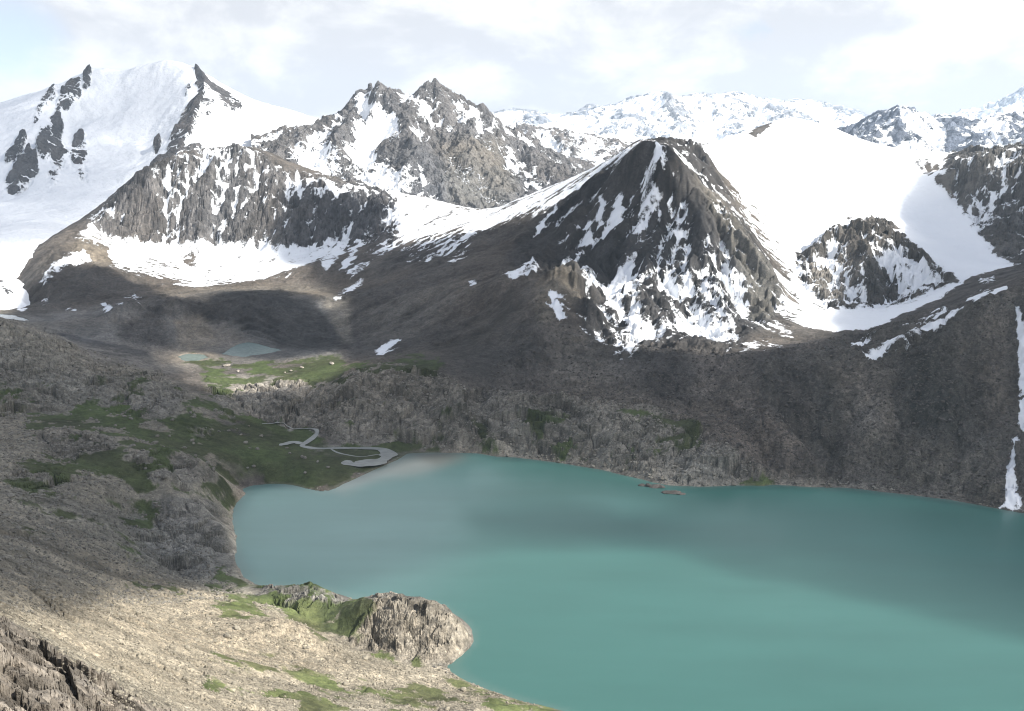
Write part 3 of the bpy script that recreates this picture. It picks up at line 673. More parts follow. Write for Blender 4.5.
GCOL = np.array([0.048, 0.057, 0.026])*(1-lush) + np.array([0.060, 0.083, 0.030])*lush
sunlit_turf = Chart(0).put([(215,600),(560,600),(700,900),(200,900)], 0.8, 6).put([(320,598),(376,592),(372,612),(352,644),(322,642)], 0, 2).get(PX, PY)[..., None]  # sunlit foreground turf painted brighter; shadow side of the knoll left dark
GCOL = GCOL*(1 + np.array([0.55, 0.40, 0.40])*sunlit_turf)
pale = Chart(0).put([(185,590),(340,600),(330,690),(170,690)], 1, 10).get(PX, PY)[..., None]
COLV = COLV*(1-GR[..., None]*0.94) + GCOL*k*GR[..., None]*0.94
# wet pale rim at the water line
rim = (smooth(1.5, 0.5, Z)*smooth(-0.5, 0.2, Z0)*(Y < 1500))[..., None]*0.4
COLV = COLV*(1-rim) + np.array([0.155, 0.148, 0.132])*rim
STONY = stonyC.get(PXj, PYj)*(1-0.8*GR)
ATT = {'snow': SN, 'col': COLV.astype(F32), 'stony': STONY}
# split into the places one would name
cc = lambda A: A[:-1, :-1]
cx_, cy_, cpx, cpy = cc(X), cc(Y), cc(PX), cc(PY)
vis = ~((cc(Z) < -4) & (Z[1:, 1:] < -4))
regC = Chart(0)
regC.put([(-220,-60),(1260,-60),(1260,530),(1024,513),(810,487),(690,487),(560,463),(455,452),(435,446),(340,440),(318,425),(325,396),(345,360),(342,300),(380,256),(400,240),(396,193),(380,150),(-220,0)], 1)   # the dark peak's mountain
REG = np.zeros(cx_.shape, np.int8)
hillside = Chart(0).put([(-220,300),(0,316),(60,336),(100,360),(160,373),(200,392),(215,410),(205,440),(210,480),(232,500),(240,575),(340,596),(480,640),(700,1000),(-220,1000)], 1).get(cpx, cpy) > 0.5
peak = regC.get(cpx, cpy) > 0.5
REG[:] = 1
REG[peak & (cy_ > 1150)] = 2
REG[(cy_ > 2280) & (cpx < 398)] = 3
REG[(cy_ > 1880) & (cpx > 690) & (cpx > 655 + (3100-cy_)*0.115)] = 4
REG[(hillside & (cy_ < 1560)) | (cy_ < 700)] = 0
for code, nm, lab in ((0, 'hillside', 'stony near hillside dropping from the left to the lake, sunlit scree at its foot'),
                      (1, 'valley_floor', 'grassy valley floor with moraine mounds between the lake and the cliffs'),
                      (2, 'mountain', 'dark pyramid mountain with snow streaked ribs rising from the far lake shore'),
                      (3, 'cliff_ridge', 'long dark rock cliff ridge standing above a white snow apron on the left'),
                      (4, 'snowfield', 'broad white snow dome with a rock outcrop, right of the dark peak')):
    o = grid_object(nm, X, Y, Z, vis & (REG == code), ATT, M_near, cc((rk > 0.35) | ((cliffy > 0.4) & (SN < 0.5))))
    tag(o, lab, nm.replace('_', ' '), kind='structure')
TERR = (X, Y, Z)

# final heights for setting things down (bilinear on the fan grid)
tt = (X[0]/Y[0]); rr = Y[:, 0]
def ground_z(x, y):
    x = np.asarray(x, float); y = np.asarray(y, float)
    j = np.clip(np.searchsorted(rr, y)-1, 0, len(rr)-2); fj = (y-rr[j])/(rr[j+1]-rr[j])
    u = (x/np.maximum(y, 1) - tt[0])/(tt[-1]-tt[0])*(len(tt)-1)
    i = np.clip(u.astype(int), 0, len(tt)-2); fi = u-i
    return (Z[j, i]*(1-fi)*(1-fj) + Z[j, i+1]*fi*(1-fj) + Z[j+1, i]*(1-fi)*fj + Z[j+1, i+1]*fi*fj)
def hit(px, py, y0=120, y1=3600):
    ds = np.geomspace(y0, y1, 1500)
    p = at(px, py, ds[:, None] if np.ndim(px) else ds).reshape(-1, 3)
    below = np.where(p[:, 2] < np.maximum(HM.z(p[:, 0], p[:, 1]), 0))[0]
    return p[below[0]] if len(below) else p[-1]

# ------------------------------------------------------------------ mountains behind
def back_mountain(name, label, lines, az0, az1, r0, r1, nc, nr, cellsize, ero, snowchart, default_col, mat, seed, rough=1.0, cols=(), snow_amp=1.0, extra=(), rdgk=1.0):
    pts = []
    for lst in lines: pts.extend(resample([at(a, b, d) for a, b, d in lst], cellsize*2.2) if len(lst) > 1 else [at(*lst[0])])
    pts.extend(np.array(e, float) for e in extra)
    P = np.array(pts)
    hm = Height(pts, r0*math.tan(math.radians(az0))*1.0 - abs(r1), r1*math.tan(math.radians(az1)) + 200 if az1 > 0 else abs(r0)*0.3, r0, r1, cellsize, 0.004) if False else None
    xa = min(r0*math.tan(math.radians(az0)), r1*math.tan(math.radians(az0))); xb = max(r0*math.tan(math.radians(az1)), r1*math.tan(math.radians(az1)))
    hm = Height(pts, xa, xb, r0, r1, cellsize, 0.004)
    X, Y = fan(az0, az1, int(nc*Q), np.linspace(r0, r1, int(nr*Q)))
    Z0 = hm.z(X, Y); gx, gy = hm.grad(X, Y); PX, PY = bearing(X, Y, Z0)
    s = ero
    jx = fbm(X, Y, s*0.35, 4, seed); jy = fbm(X, Y, s*0.35, 4, seed+1)
    sl = np.sqrt(gx*gx + gy*gy); sw = smooth(0.1, 0.5, sl)
    pxs = s*0.02*F/Y
    Pn = snowchart.get(PX + jx*pxs, PY + jy*pxs)
    rocky = 1 - 0.72*smooth(0.85, 0.99, Pn)
    E = erosion(X + s*.15*jx, Y + s*.15*jy, gx, gy, s, 7, 0.92, seed+50)
    R = fbm(X, Y + 0.2*Z0, s*0.6, 6, seed+90, 0.52, True)
    YS = Y + 0.5*Z0
    c1, ce, ci = cell(X + s*.05*jx, YS + s*.05*jy, s*0.12, seed+3)
    c2, c2e, c2i = cell(X, YS, s*0.045, seed+4)
    Zd = (E*1.05*sw*rocky + R*s*0.10*rough*rocky*rdgk + ((ci-0.5)*0.010 + c1*0.055 + c2*0.014)*s*rocky*rough + fbm(X, Y, s*1.2, 3, seed+7)*s*0.05)
    Z = Z0 + Zd
    sl2 = np.gradient(Z, axis=0)/np.maximum(np.gradient(Y, axis=0), 1)
    sl2 = sl2 - blur(sl2.astype(F32), 5); sl2 = np.clip(sl2/(np.std(sl2)+1e-6), -2, 2)
    vs = -sl2*0.3 - E/np.std(E)*0.7 + fbm(X, Y, s*0.13, 5, seed+130, 0.65)*1.7 - ci*0.5
    SN = np.clip(0.5 + (Pn - (1-uniformise(vs)))*1.6*snow_amp, 0, 1); SN = np.where(Pn > 0.985, 1, SN)
    C = ColourChart(default_col)
    for p, c, f in cols: C.put(p, c, f)
    k = 1 + 0.35*fbm(X, Y, s*0.5, 5, seed+200) + 0.3*(ci-0.5)
    CV = C.get(PX, PY)*k[..., None]*(1 + fbm(X, Y, s*1.3, 3, seed+231)[..., None]*np.array([0.07, 0.0, -0.08]))
    keep = np.ones((X.shape[0]-1, X.shape[1]-1), bool)
    o = grid_object(name, X, Y, Z, keep, {'snow': SN.astype(F32), 'col': CV.astype(F32), 'stony': np.full(X.shape, 0.4, F32)}, mat)
    tag(o, label, 'mountain', kind='structure')
    return o

# glaciated peak on the left
gs = Chart(1.0)
for p, v, f in (([(84,72),(90,71),(88,88),(84,90)],.1,0),([(80,80),(70,84),(62,95),(57,108),(66,112),(72,102),(80,98)],.22,1),([(51,112),(60,108),(63,125),(61,140),(67,150),(60,168),(53,165),(50,150),(52,130)],.1,0),([(41,130),(50,127),(51,148),(46,159),(37,153)],.12,0),([(72,140),(82,134),(88,150),(85,165),(87,181),(82,179),(77,170),(71,163)],.15,0),([(3,184),(14,170),(27,151),(36,158),(39,170),(28,181),(16,189),(8,187)],.12,0),([(40,102),(58,89),(53,100),(46,108),(36,124),(31,126),(37,113)],.5,0),([(9,155),(22,136),(27,140),(16,158),(5,163)],.3,0),([(50,169),(59,171),(55,182),(51,179)],.15,0),
                ([(204,80),(215,88),(226,106),(200,120),(193,130),(186,145),(205,95)],.72,2),([(196,68),(205,72),(216,84),(236,102),(244,107),(233,112),(225,107),(212,92),(204,84),(204,95),(198,110),(192,122),(191,137),(185,142),(184,158),(166,162),(169,148),(175,135),(180,120),(190,105),(198,92)],.14,0),([(185,93),(191,85),(190,93),(185,97)],.2,0),([(153,151),(160,145),(158,155)],.2,0),
                ([(164,160),(185,150),(200,150),(195,165),(150,185),(110,225),(95,232),(120,200)],.35,1),([(180,52),(200,66),(196,70),(182,62)],.9,1),([(0,270),(6,290),(20,300),(10,306),(0,290)],.8,1)): gs.put(p, min(v+0.22, 0.97), max(f, 1))
back_mountain('glacier_mountain', 'high white glaciated peak with dark rock ribs at the far left', [
    [(-300,175,5200),(-180,160,5200),(-120,152,5200),(-60,135,5150),(0,117,5100),(22,108,5080),(45,97,5050),(60,88,5020),(70,78,5000),(88,68,5000),(105,66,5000),(115,71,5000),(125,71,5000),(150,63,5000),(170,59,5000),(180,60,4990),(195,67,4950),(205,76,4900),(225,95,4820),(243,106,4750),(255,106,4750),(262,111,4760),(290,115,4780),(300,118,4800),(315,124,4820),(335,123,4850),(360,135,4900),(420,160,4900)],
    [(88,70,4980),(72,85,4850),(60,108,4650),(54,128,4450),(48,150,4200),(30,172,3950),(12,190,3800)],
    [(84,120,4650),(82,150,4300),(84,180,3950)],
    [(200,72,4920),(203,88,4750),(194,110,4550),(184,130,4350),(174,152,4150),(150,180,3850),(125,210,3450),(105,225,3250)],
    [(110,100,4800),(115,140,4500),(120,170,4150)],[(150,90,4850),(150,130,4600),(140,165,4250)],[(70,130,4600),(68,160,4150)],
    [(60,192,3750),(0,195,3800),(-80,200,3800)],[(90,195,3700),(120,190,3900)],
    [(60,222,3150),(0,226,3050),(-80,235,3000),(95,215,3300)],[(40,258,2620),(0,268,2520),(-60,280,2450)],[(20,286,2320),(8,300,2210),(-10,310,2150),(-80,325,2100)],[(30,345,2120),(60,345,2150),(120,345,2200),(220,345,2200),(320,345,2200)], [(45,318,2300),(60,300,2500),(120,300,2600),(200,300,2700),(300,300,2700)],
    [(215,125,4500),(240,140,4300),(280,142,4300),(320,148,4300)],[(220,160,3700),(280,178,3500),(340,190,3500),(400,200,3600)]],
    -40, -5, 2080, 5600, 640, 560, 22.0, 420.0, gs, (0.085,0.083,0.085), M_far, 400, 0.42,
    extra=((-3000,5600,300),(-1500,5700,500),(-500,5700,400),(-4000,4200,500),(-2800,3000,300),(-200,3600,150),(-300,3000,100)))

# rocky mountain in the middle distance
rs = Chart(0.47)
for p, v, f in (([(355,100),(362,97),(380,110),(370,118),(388,115),(402,128),(400,142),(372,152),(360,168),(340,168),(350,140),(362,120)],.95,1),([(318,150),(348,148),(370,165),(390,172),(432,174),(434,187),(400,195),(360,190),(318,178)],.82,2),([(433,92),(440,92),(448,110),(452,130),(456,150),(440,147),(446,132),(436,115)],.82,1),([(440,92),(490,118),(500,128),(470,125),(450,112)],.6,1),
                ([(385,152),(400,144),(418,150),(415,170),(395,174)],.06,1),([(420,152),(455,136),(497,130),(512,160),(515,200),(480,214),(440,205),(425,180)],.07,1),([(405,110),(435,112),(442,140),(415,140)],.3,1),([(340,104),(351,95),(352,112),(342,128)],.12,0),([(378,86),(402,97),(408,118),(385,112)],.14,1),([(480,112),(492,117),(492,128),(482,126)],.05,0),([(497,128),(530,150),(560,172),(540,190),(505,178)],.25,1),([(515,175),(530,180),(540,195),(525,195)],.9,1),([(320,130),(345,128),(360,142),(335,150)],.4,1)): rs.put(p, v, f)
back_mountain('rocky_mountain', 'jagged grey rock mountain with snow filled gullies left of the dark peak', [
    [(240,150,4500),(290,140,4450),(310,130,4400),(325,126,4350),(338,114,4300),(342,104,4300),(352,96,4300),(362,95,4300),(372,89,4300),(380,86,4300),(388,93,4300),(395,89,4300),(402,97,4300),(415,99,4300),(425,92,4300),(433,86,4300),(440,91,4300),(455,100,4300),(470,108,4300),(480,111,4280),(490,116,4250),(497,124,4240),(510,135,4220),(530,150,4200),(545,160,4180),(560,171,4150),(580,180,4150),(640,195,4100)],
    [(433,86,4300),(428,105,4180),(418,125,4050),(410,145,3900),(400,170,3700),(395,195,3500)],
    [(490,116,4250),(482,130,4130),(470,145,4010),(472,170,3800),(468,195,3600),(470,218,3450)],
    [(380,86,4300),(375,105,4180),(352,135,3980),(335,160,3800)],[(455,100,4300),(445,130,4150),(440,155,4010)],[(365,110,4230),(368,140,4050),(372,168,3820)],
    [(510,140,4180),(505,165,4030),(520,190,3850)],[(545,162,4160),(545,185,3950)],
    [(300,180,3600),(350,195,3500),(420,205,3450),(500,215,3450),(600,205,3600),(660,205,3700)]],
    -15, 9, 3350, 4700, 680, 420, 16.0, 260.0, rs, (0.118,0.118,0.122), M_far, 500, 1.0,
    cols=[([(440,150),(500,132),(520,200),(450,215)], (0.140,0.134,0.124), 5)],
    extra=((-900,4750,350),(0,4800,350),(600,4750,300),(-300,4720,420)))

# ranges beyond
f1 = Chart(0.62)
back_mountain('snowy_ridge', 'low snow streaked rock ridge behind the shoulder of the rocky mountain', [
    [(440,125,6600),(480,122,6500),(505,126,6450),(530,126,6400),(548,131,6350),(570,136,6300),(600,140,6250),(620,147,6200),(650,152,6200),(720,160,6200)],
    [(500,150,5900),(560,160,5700),(620,165,5700)],[(540,185,5000),(640,190,5000),(460,190,5000)]],
    -6, 14, 4900, 6900, 420, 300, 30.0, 330.0, f1, (0.16,0.148,0.14), M_far, 600, 1.0, extra=((0,7000,500),(1200,7000,500)))
f2 = Chart(0.78)
back_mountain('distant_range', 'pale snowy range fading into cloud on the horizon behind the dark peak', [
    [(360,150,12500),(440,135,12400),(470,121,12300),(500,113,12200),(515,108,12200),(530,112,12200),(560,117,12200),(574,122,12200),(590,109,12100),(620,103,12000),(640,97,12000),(655,92,12000),(668,95,12000),(680,98,12000),(700,94,12000),(720,95,12000),(742,91,12000),(755,98,12000),(770,103,12000),(790,102,12000),(812,100,12000),(830,105,12000),(850,113,12000),(880,122,12000),(960,130,12000),(1100,125,12000)],
    [(655,93,12000),(640,118,11200),(620,135,10500)],[(742,92,12000),(735,118,11200),(725,132,10600)],[(580,140,10500),(540,145,10500),(680,138,10500)],[(700,118,11300)],
    [(400,175,9500),(600,165,9500),(800,165,9500),(1000,170,9500)]],
    -10, 32, 9400, 13000, 760, 260, 60.0, 800.0, f2, (0.26,0.285,0.33), M_farther, 700, extra=((0,13200,700),(3000,13200,700),(7000,13200,800)), rdgk=0.55, rough=0.6)  # rock colour paled and blued to stand for haze
f3 = Chart(0.42)
for p, v, f in (([(900,112),(920,112),(940,122),(948,135),(945,160),(915,162),(895,150),(905,128)],.9,1),([(985,120),(1000,114),(1015,118),(1005,140),(1000,160),(995,140)],.85,1),([(876,128),(893,128),(892,155),(880,148)],.85,1)): f3.put(p, v, f)
back_mountain('shaded_range', 'rock range tinted blue grey for haze and shade, with white snow faces on the right skyline', [
    [(800,170,6400),(835,145,6400),(850,134,6400),(858,127,6400),(870,120,6400),(880,116,6400),(890,115,6400),(902,108,6400),(912,110,6400),(922,114,6400),(935,121,6400),(950,121,6400),(966,120,6400),(979,125,6400),(991,120,6400),(1000,114,6400),(1012,117,6400),(1026,116,6400),(1060,105,6400),(1120,112,6400),(1250,120,6400)],
    [(902,108,6400),(895,130,6000),(880,150,5600)],[(950,121,6400),(945,145,5900),(930,170,5400)],[(1000,114,6400),(985,140,5900),(960,165,5400)],[(1026,116,6400),(1025,145,5800)],[(920,130,6150),(922,150,5700)],[(1004,135,6100),(1000,160,5500)],
    [(800,190,4700),(900,195,4700),(1000,195,4700),(1150,195,4700),(1250,195,4700)]],
    14, 40, 4600, 6900, 520, 380, 30.0, 380.0, f3, (0.125,0.142,0.180), M_far, 800, 1.0, extra=((2000,7000,500),(3500,7000,600),(5000,7000,600)))  # blue of haze and shade mixed into the rock colour
f4 = Chart(0.8)
back_mountain('hazy_peak', 'faint pale blue snow peak almost lost in cloud at the far right', [
    [(880,125,15500),(930,118,15500),(965,112,15500),(995,113,15500),(1008,104,15500),(1018,98,15500),(1030,90,15500),(1060,72,15500),(1100,92,15500),(1180,110,15500)],
    [(1000,150,12800),(1100,150,12800),(900,150,12800)]],
    20, 40, 12700, 16000, 240, 140, 80.0, 900.0, f4, (0.36,0.40,0.47), M_farther, 900, 1.0, extra=((6000,16300,800),(11000,16300,800)))  # haze painted in: rock made very pale and blue

# ------------------------------------------------------------------ water
def lake_material():
    m = bpy.data.materials.new('lake_water'); t = NT(m)
    geo = t.n('NewGeometry').outputs['Position']
    a = t.n('Attribute', attribute_name='col').outputs['Color']
    mp = t.n('Mapping'); mp.inputs['Scale'].default_value = (1/260, 1/60, 1); mp.inputs['Rotation'].default_value = (0, 0, 0.15); t.l(geo, mp.inputs[0])
    n = t.n('TexNoise'); n.inputs['Scale'].default_value = 1; n.inputs['Detail'].default_value = 8; n.inputs['Roughness'].default_value = 0.62; t.l(mp.outputs[0], n.inputs['Vector'])
    k = t.ramp(n.outputs['Fac'], 0.3, 0.7, 0.91, 1.09)
    cb = t.n('CombineXYZ')
    for i in range(3): t.l(k, cb.inputs[i])
    b = t.n('BsdfPrincipled'); t.l(t.mix(1.0, a, cb.outputs[0], 'MULTIPLY'), b.inputs['Base Color'])
    b.inputs['Roughness'].default_value = 0.3; b.inputs['IOR'].default_value = 1.33
    w = t.n('TexNoise'); w.inputs['Scale'].default_value = 0.5; w.inputs['Detail'].default_value = 3; t.l(geo, w.inputs['Vector'])
    bp = t.n('Bump'); bp.inputs['Distance'].default_value = 0.03; bp.inputs['Strength'].default_value = 0.3
    t.l(w.outputs['Fac'], bp.inputs['Height']); t.l(bp.outputs[0], b.inputs['Normal'])
    o = t.n('OutputMaterial'); t.l(b.outputs[0], o.inputs[0])
    return m
M_lake = lake_material()
lx, ly = np.meshgrid(np.linspace(-700, 1700, 400), np.linspace(300, 1480, 260))
LPX, LPY = bearing(lx, ly, np.zeros_like(lx))
Lw = Chart(0.0)
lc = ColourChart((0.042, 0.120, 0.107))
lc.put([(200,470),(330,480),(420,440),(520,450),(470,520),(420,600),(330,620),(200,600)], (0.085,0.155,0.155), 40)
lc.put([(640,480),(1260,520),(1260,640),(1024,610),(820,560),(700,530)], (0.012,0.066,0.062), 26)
lc.put([(460,512),(600,504),(780,520),(780,552),(600,548),(480,532)], (0.030,0.088,0.083), 10)  # darker band of cloud shade painted into the water
lc.put([(560,498),(620,496),(680,505),(620,512)], (0.060,0.150,0.138), 6)
lc.put([(335,488),(350,476),(392,458),(430,448),(452,452),(425,472),(385,478),(345,492)], (0.19,0.21,0.20), 6)
lc.put([(405,452),(450,448),(470,455),(430,466)], (0.125,0.135,0.122), 5)
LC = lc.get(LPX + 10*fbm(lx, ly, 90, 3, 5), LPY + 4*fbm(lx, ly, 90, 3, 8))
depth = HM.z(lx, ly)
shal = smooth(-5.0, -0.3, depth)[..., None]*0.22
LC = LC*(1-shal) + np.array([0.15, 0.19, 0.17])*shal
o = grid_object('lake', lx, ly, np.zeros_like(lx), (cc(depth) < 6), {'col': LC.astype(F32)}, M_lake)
tag(o, 'large turquoise glacial lake filling the lower right of the valley', 'lake', kind='structure')

def simple_water(name, c, rough=0.25):
    m = bpy.data.materials.new(name); t = NT(m)
    b = t.n('BsdfPrincipled'); b.inputs['Base Color'].default_value = (*c, 1); b.inputs['Roughness'].default_value = rough; b.inputs['IOR'].default_value = 1.33
    geo = t.n('NewGeometry').outputs['Position']
    n = t.n('TexNoise'); n.inputs['Scale'].default_value = 0.15; n.inputs['Detail'].default_value = 4; t.l(geo, n.inputs['Vector'])
    t.l(t.mix(t.ramp(n.outputs['Fac'], 0.35, 0.65, 0, 1), (*[v*0.85 for v in c], 1), (*[v*1.12 for v in c], 1)), b.inputs['Base Color'])
    bp = t.n('Bump'); bp.inputs['Distance'].default_value = 0.2; bp.inputs['Strength'].default_value = 0.4
    t.l(n.outputs['Fac'], bp.inputs['Height']); t.l(bp.outputs[0], b.inputs['Normal'])
    o = t.n('OutputMaterial'); t.l(b.outputs[0], o.inputs[0]); return m
for (poly, D, c_, lab), (P, cen, zs) in zip(POOLS, POOLW):
    Q_ = cen + (P-cen)*1.2; n = len(Q_); Q_[:, 2] = zs - 0.2
    o = link('tarn', raw_mesh('tarn', np.concatenate([Q_, Q_.mean(0)[None]]), None, [(k, (k+1) % n, n) for k in range(n)]), simple_water('tarn_water', c_)); tag(o, lab, 'tarn', kind='structure')

def ribbon(name, label, pts, mat, lift):
    P = [hit(a, b) for a, b, w, z in pts]; Wd = [w for _, _, w, _ in pts]
    # smooth the course
    C = []
    for i in range(len(P)-1):
        p0, p1, p2, p3 = P[max(0, i-1)], P[i], P[i+1], P[min(len(P)-1, i+2)]
        for k in range(6):
            u = k/6.0
            C.append((0.5*((2*p1) + (-p0+p2)*u + (2*p0-5*p1+4*p2-p3)*u*u + (-p0+3*p1-3*p2+p3)*u**3), Wd[i]*(1-u)+Wd[i+1]*u))
    C.append((P[-1], Wd[-1]))
    V = []; nacross = 5
    for i, (c, w) in enumerate(C):
        a = C[max(0, i-1)][0]; b = C[min(len(C)-1, i+1)][0]
        d = (b-a)[:2]; d = d/(np.linalg.norm(d)+1e-6); nrm = np.array([-d[1], d[0]])
        w = w*0.8*(1 + 0.45*float(vnoise(np.array([i*0.31]), np.array([3.3]), 5)[0]))
        for j in range(nacross):
            q = c[:2] + nrm*w*(j/(nacross-1.0)-0.5)
            V.append([q[0], q[1], 0])
    V = np.array(V); n = len(C)
    g = ground_z(V[:, 0], V[:, 1]).reshape(n, nacross)
    row = np.maximum(g.max(1), 0.05)
    row = np.convolve(np.pad(row, 2, mode='edge'), np.ones(5)/5, mode='valid'); row = np.maximum(row, g.mean(1))
    V[:, 2] = np.repeat(row, nacross) + lift
    Fq = [(i*nacross+j, i*nacross+j+1, (i+1)*nacross+j+1, (i+1)*nacross+j) for i in range(n-1) for j in range(nacross-1)]
    o = link(name, raw_mesh(name, V, Fq), mat); tag(o, label, name, kind='structure'); return o
M_stream = simple_water('stream_water', (0.25, 0.26, 0.245), 0.4)
ribbon('stream', 'pale winding meltwater stream crossing the meadow into the lake', [(262,424,3,26),(275,425,3.5,22),(293,427,4.5,18),(308,430,7,14),(317,432,9,12),(314,438,11,9),(305,444,12,6),(303,447,12,5),(318,449,10,4),(340,449,10,4),(362,449,12,3),(380,450,16,2.6),(388,454,22,2),(386,459,27,1.4),(377,463,33,0.9),(366,465,33,0.5),(354,465,26,0.5),(343,462,12,0.5)], M_stream, 0.45)
ribbon('stream', 'thin pale channel splitting off above the last bend of the stream', [(330,449,3,4),(338,453,4,4),(350,456,4,3),(362,457,4,3),(376,455,4,3),(384,454,4,2)], M_stream, 0.3)
ribbon('stream', 'short pale side arm of the stream beside its first bend', [(304,445,9,6),(294,443,14,6),(284,445,15,6),(280,446,8,6)], M_stream, 0.22)

# ------------------------------------------------------------------ stones
def stone_template(seed, sub=1):
    import bmesh
    bm = bmesh.new(); bmesh.ops.create_icosphere(bm, subdivisions=sub, radius=1.0)
    r = random.Random(seed)
    ax = [r.uniform(0.75, 1.3), r.uniform(0.6, 1.0), r.uniform(0.5, 0.85)]
    planes = []
    for _ in range(9):
        v = np.array([r.gauss(0, 1) for _ in range(3)]); v /= np.linalg.norm(v); planes.append((v, r.uniform(0.62, 0.95)))
    V = np.array([v.co[:] for v in bm.verts])
    for n, d in planes:
        s = V @ n; V = V - np.outer(np.maximum(s-d, 0), n)
    V = V*np.array(ax) + np.array([[r.gauss(0, .03) for _ in range(3)] for _ in range(len(V))])
    T = np.array([[v.index for v in f.verts] for f in bm.faces]); bm.free()
    return V, T
def stone_material(name, c):
    m = bpy.data.materials.new(name); t = NT(m)
    geo = t.n('NewGeometry').outputs['Position']
    n = t.n('TexNoise'); n.inputs['Scale'].default_value = 0.22; n.inputs['Detail'].default_value = 6; n.inputs['Roughness'].default_value = 0.7; t.l(geo, n.inputs['Vector'])
    b = t.n('BsdfPrincipled')
    t.l(t.mix(t.ramp(n.outputs['Fac'], 0.32, 0.68), (*[v*0.55 for v in c], 1), (*[v*1.4 for v in c], 1)), b.inputs['Base Color'])
    b.inputs['Roughness'].default_value = 0.9; b.inputs['Specular IOR Level'].default_value = 0.15
    bp = t.n('Bump'); bp.inputs['Distance'].default_value = 0.5; bp.inputs['Strength'].default_value = 0.8; t.l(n.outputs['Fac'], bp.inputs['Height']); t.l(bp.outputs[0], b.inputs['Normal'])
    o = t.n('OutputMaterial'); t.l(b.outputs[0], o.inputs[0]); return m
M_scree = stone_material('scree_stone', (0.250, 0.226, 0.178)); M_slab = stone_material('grey_stone', (0.20, 0.187, 0.160)); M_pale = stone_material('pale_stone', (0.27, 0.245, 0.21)); M_dark = stone_material('dark_stone', (0.10, 0.09, 0.082))
TPL = [stone_template(s, 1) for s in range(10)]
def rot_batch(n):
    q = RNG.normal(size=(n, 4)); q /= np.linalg.norm(q, axis=1)[:, None]
    w, x, y, z = q.T
    return np.stack([np.stack([1-2*(y*y+z*z), 2*(x*y-z*w), 2*(x*z+y*w)], -1), np.stack([2*(x*y+z*w), 1-2*(x*x+z*z), 2*(y*z-x*w)], -1), np.stack([2*(x*z-y*w), 2*(y*z+x*w), 1-2*(x*x+y*y)], -1)], 1)
def scatter(poly, n, snow_max=0.4, grass_max=0.7, yr=(100, 3000)):
    """n points on the ground inside an outline, even over the ground as it is seen"""
    xs = [p[0] for p in poly]; ys = [p[1] for p in poly]
    sel = np.zeros(X.shape, bool)
    sel = inside(poly, PX, PY) & (Z > 0.5) & (SN < snow_max) & (GR < grass_max) & (Y > yr[0]) & (Y < yr[1])
    k = np.flatnonzero(sel.ravel())
    if len(k) == 0: return np.zeros((0, 3))
    k = RNG.choice(k, n)
    return np.stack([X.ravel()[k] + RNG.normal(0, .8, n), Y.ravel()[k] + RNG.normal(0, .8, n), Z.ravel()[k]], -1)
def stones_stuff(name, label, P, sizes, mat):
    Vs, Ts, base = [], [], 0
    who = RNG.integers(0, len(TPL), len(P))
    for t in range(len(TPL)):
        s = np.flatnonzero(who == t)
        if not len(s): continue
        V, T = TPL[t]
        R = rot_batch(len(s))
        A = np.einsum('nij,vj->nvi', R, V)*sizes[s][:, None, None]
        A[:, :, 2] *= 0.8
        A += P[s][:, None, :]
        A[:, :, 2] += (sizes[s]*0.15)[:, None]
        Vs.append(A.reshape(-1, 3)); Ts.append((T[None] + (base + np.arange(len(s))*len(V))[:, None, None]).reshape(-1, 3)); base += len(s)*len(V)
    o = link(name, raw_mesh(name, np.concatenate(Vs), None, np.concatenate(Ts), False), mat)
    tag(o, label, 'scree', kind='stuff'); return o
def sizes(n, lo, hi, pw=2.2): return lo*(hi/lo)**(RNG.random(n)**pw)
LITSCREE = [(60,600),(120,590),(250,600),(330,606),(350,650),(440,670),(560,715),(100,715),(60,660),(0,615)]
P = scatter(LITSCREE, int(42000*Q)); stones_stuff('scree', 'loose pale scree stones over the sunlit slope at the bottom left', P, sizes(len(P), 0.28, 1.4, 3.0)*np.clip(P[:, 1]/650, .3, 1.1), M_scree)
P = scatter([(-20,330),(60,340),(160,375),(215,410),(130,480),(230,570),(240,600),(0,610)], int(14000*Q)); stones_stuff('scree', 'loose grey scree stones over the shaded left hillside', P, sizes(len(P), 0.6, 2.6)*np.clip(P[:, 1]/850, .5, 1.3), M_slab)
P = scatter([(480,395),(540,290),(600,335),(760,355),(1000,300),(1024,300),(1024,510),(900,492),(760,470),(700,425),(570,396)], int(14000*Q)); stones_stuff('scree', 'loose dark scree stones on the slope above the far shore', P, sizes(len(P), 0.8, 3.2), M_dark)
P = scatter(BAND, int(4000*Q), grass_max=0.9); stones_stuff('scree', 'broken rock rubble over the grey rock band above the far shore', P, sizes(len(P), 0.9, 3.4), M_slab)

def boulder_mesh(seed, mat, sub=2):
    V, T = stone_template(seed, sub)
    me = raw_mesh('boulder', V, None, T, False); me.materials.append(mat); return me
BM = {m.name: [boulder_mesh(100+i, m) for i in range(6)] for m in (M_scree, M_slab, M_pale, M_dark)}
def boulder(p, s, mat, label, group, squash=0.8):
    o = bpy.data.objects.new('boulder', random.choice(BM[mat.name])); COL.objects.link(o)
    o.location = (p[0], p[1], p[2] + s*0.2); o.scale = (s, s*random.uniform(.8, 1.1), s*squash)
    o.rotation_euler = (random.uniform(-.3, .3), random.uniform(-.3, .3), random.uniform(0, 6.28))
    tag(o, label, 'boulder', group); return o
P = scatter(LITSCREE, 70)
for p in P: boulder(p, random.uniform(1.6, 3.2)*min(1.1, p[1]/600), M_scree, 'pale boulder lying among the sunlit scree stones of the near slope', 'boulders on the sunlit scree')
P = scatter([(60,420),(200,405),(300,435),(330,470),(240,480),(150,480)], 60, grass_max=2)
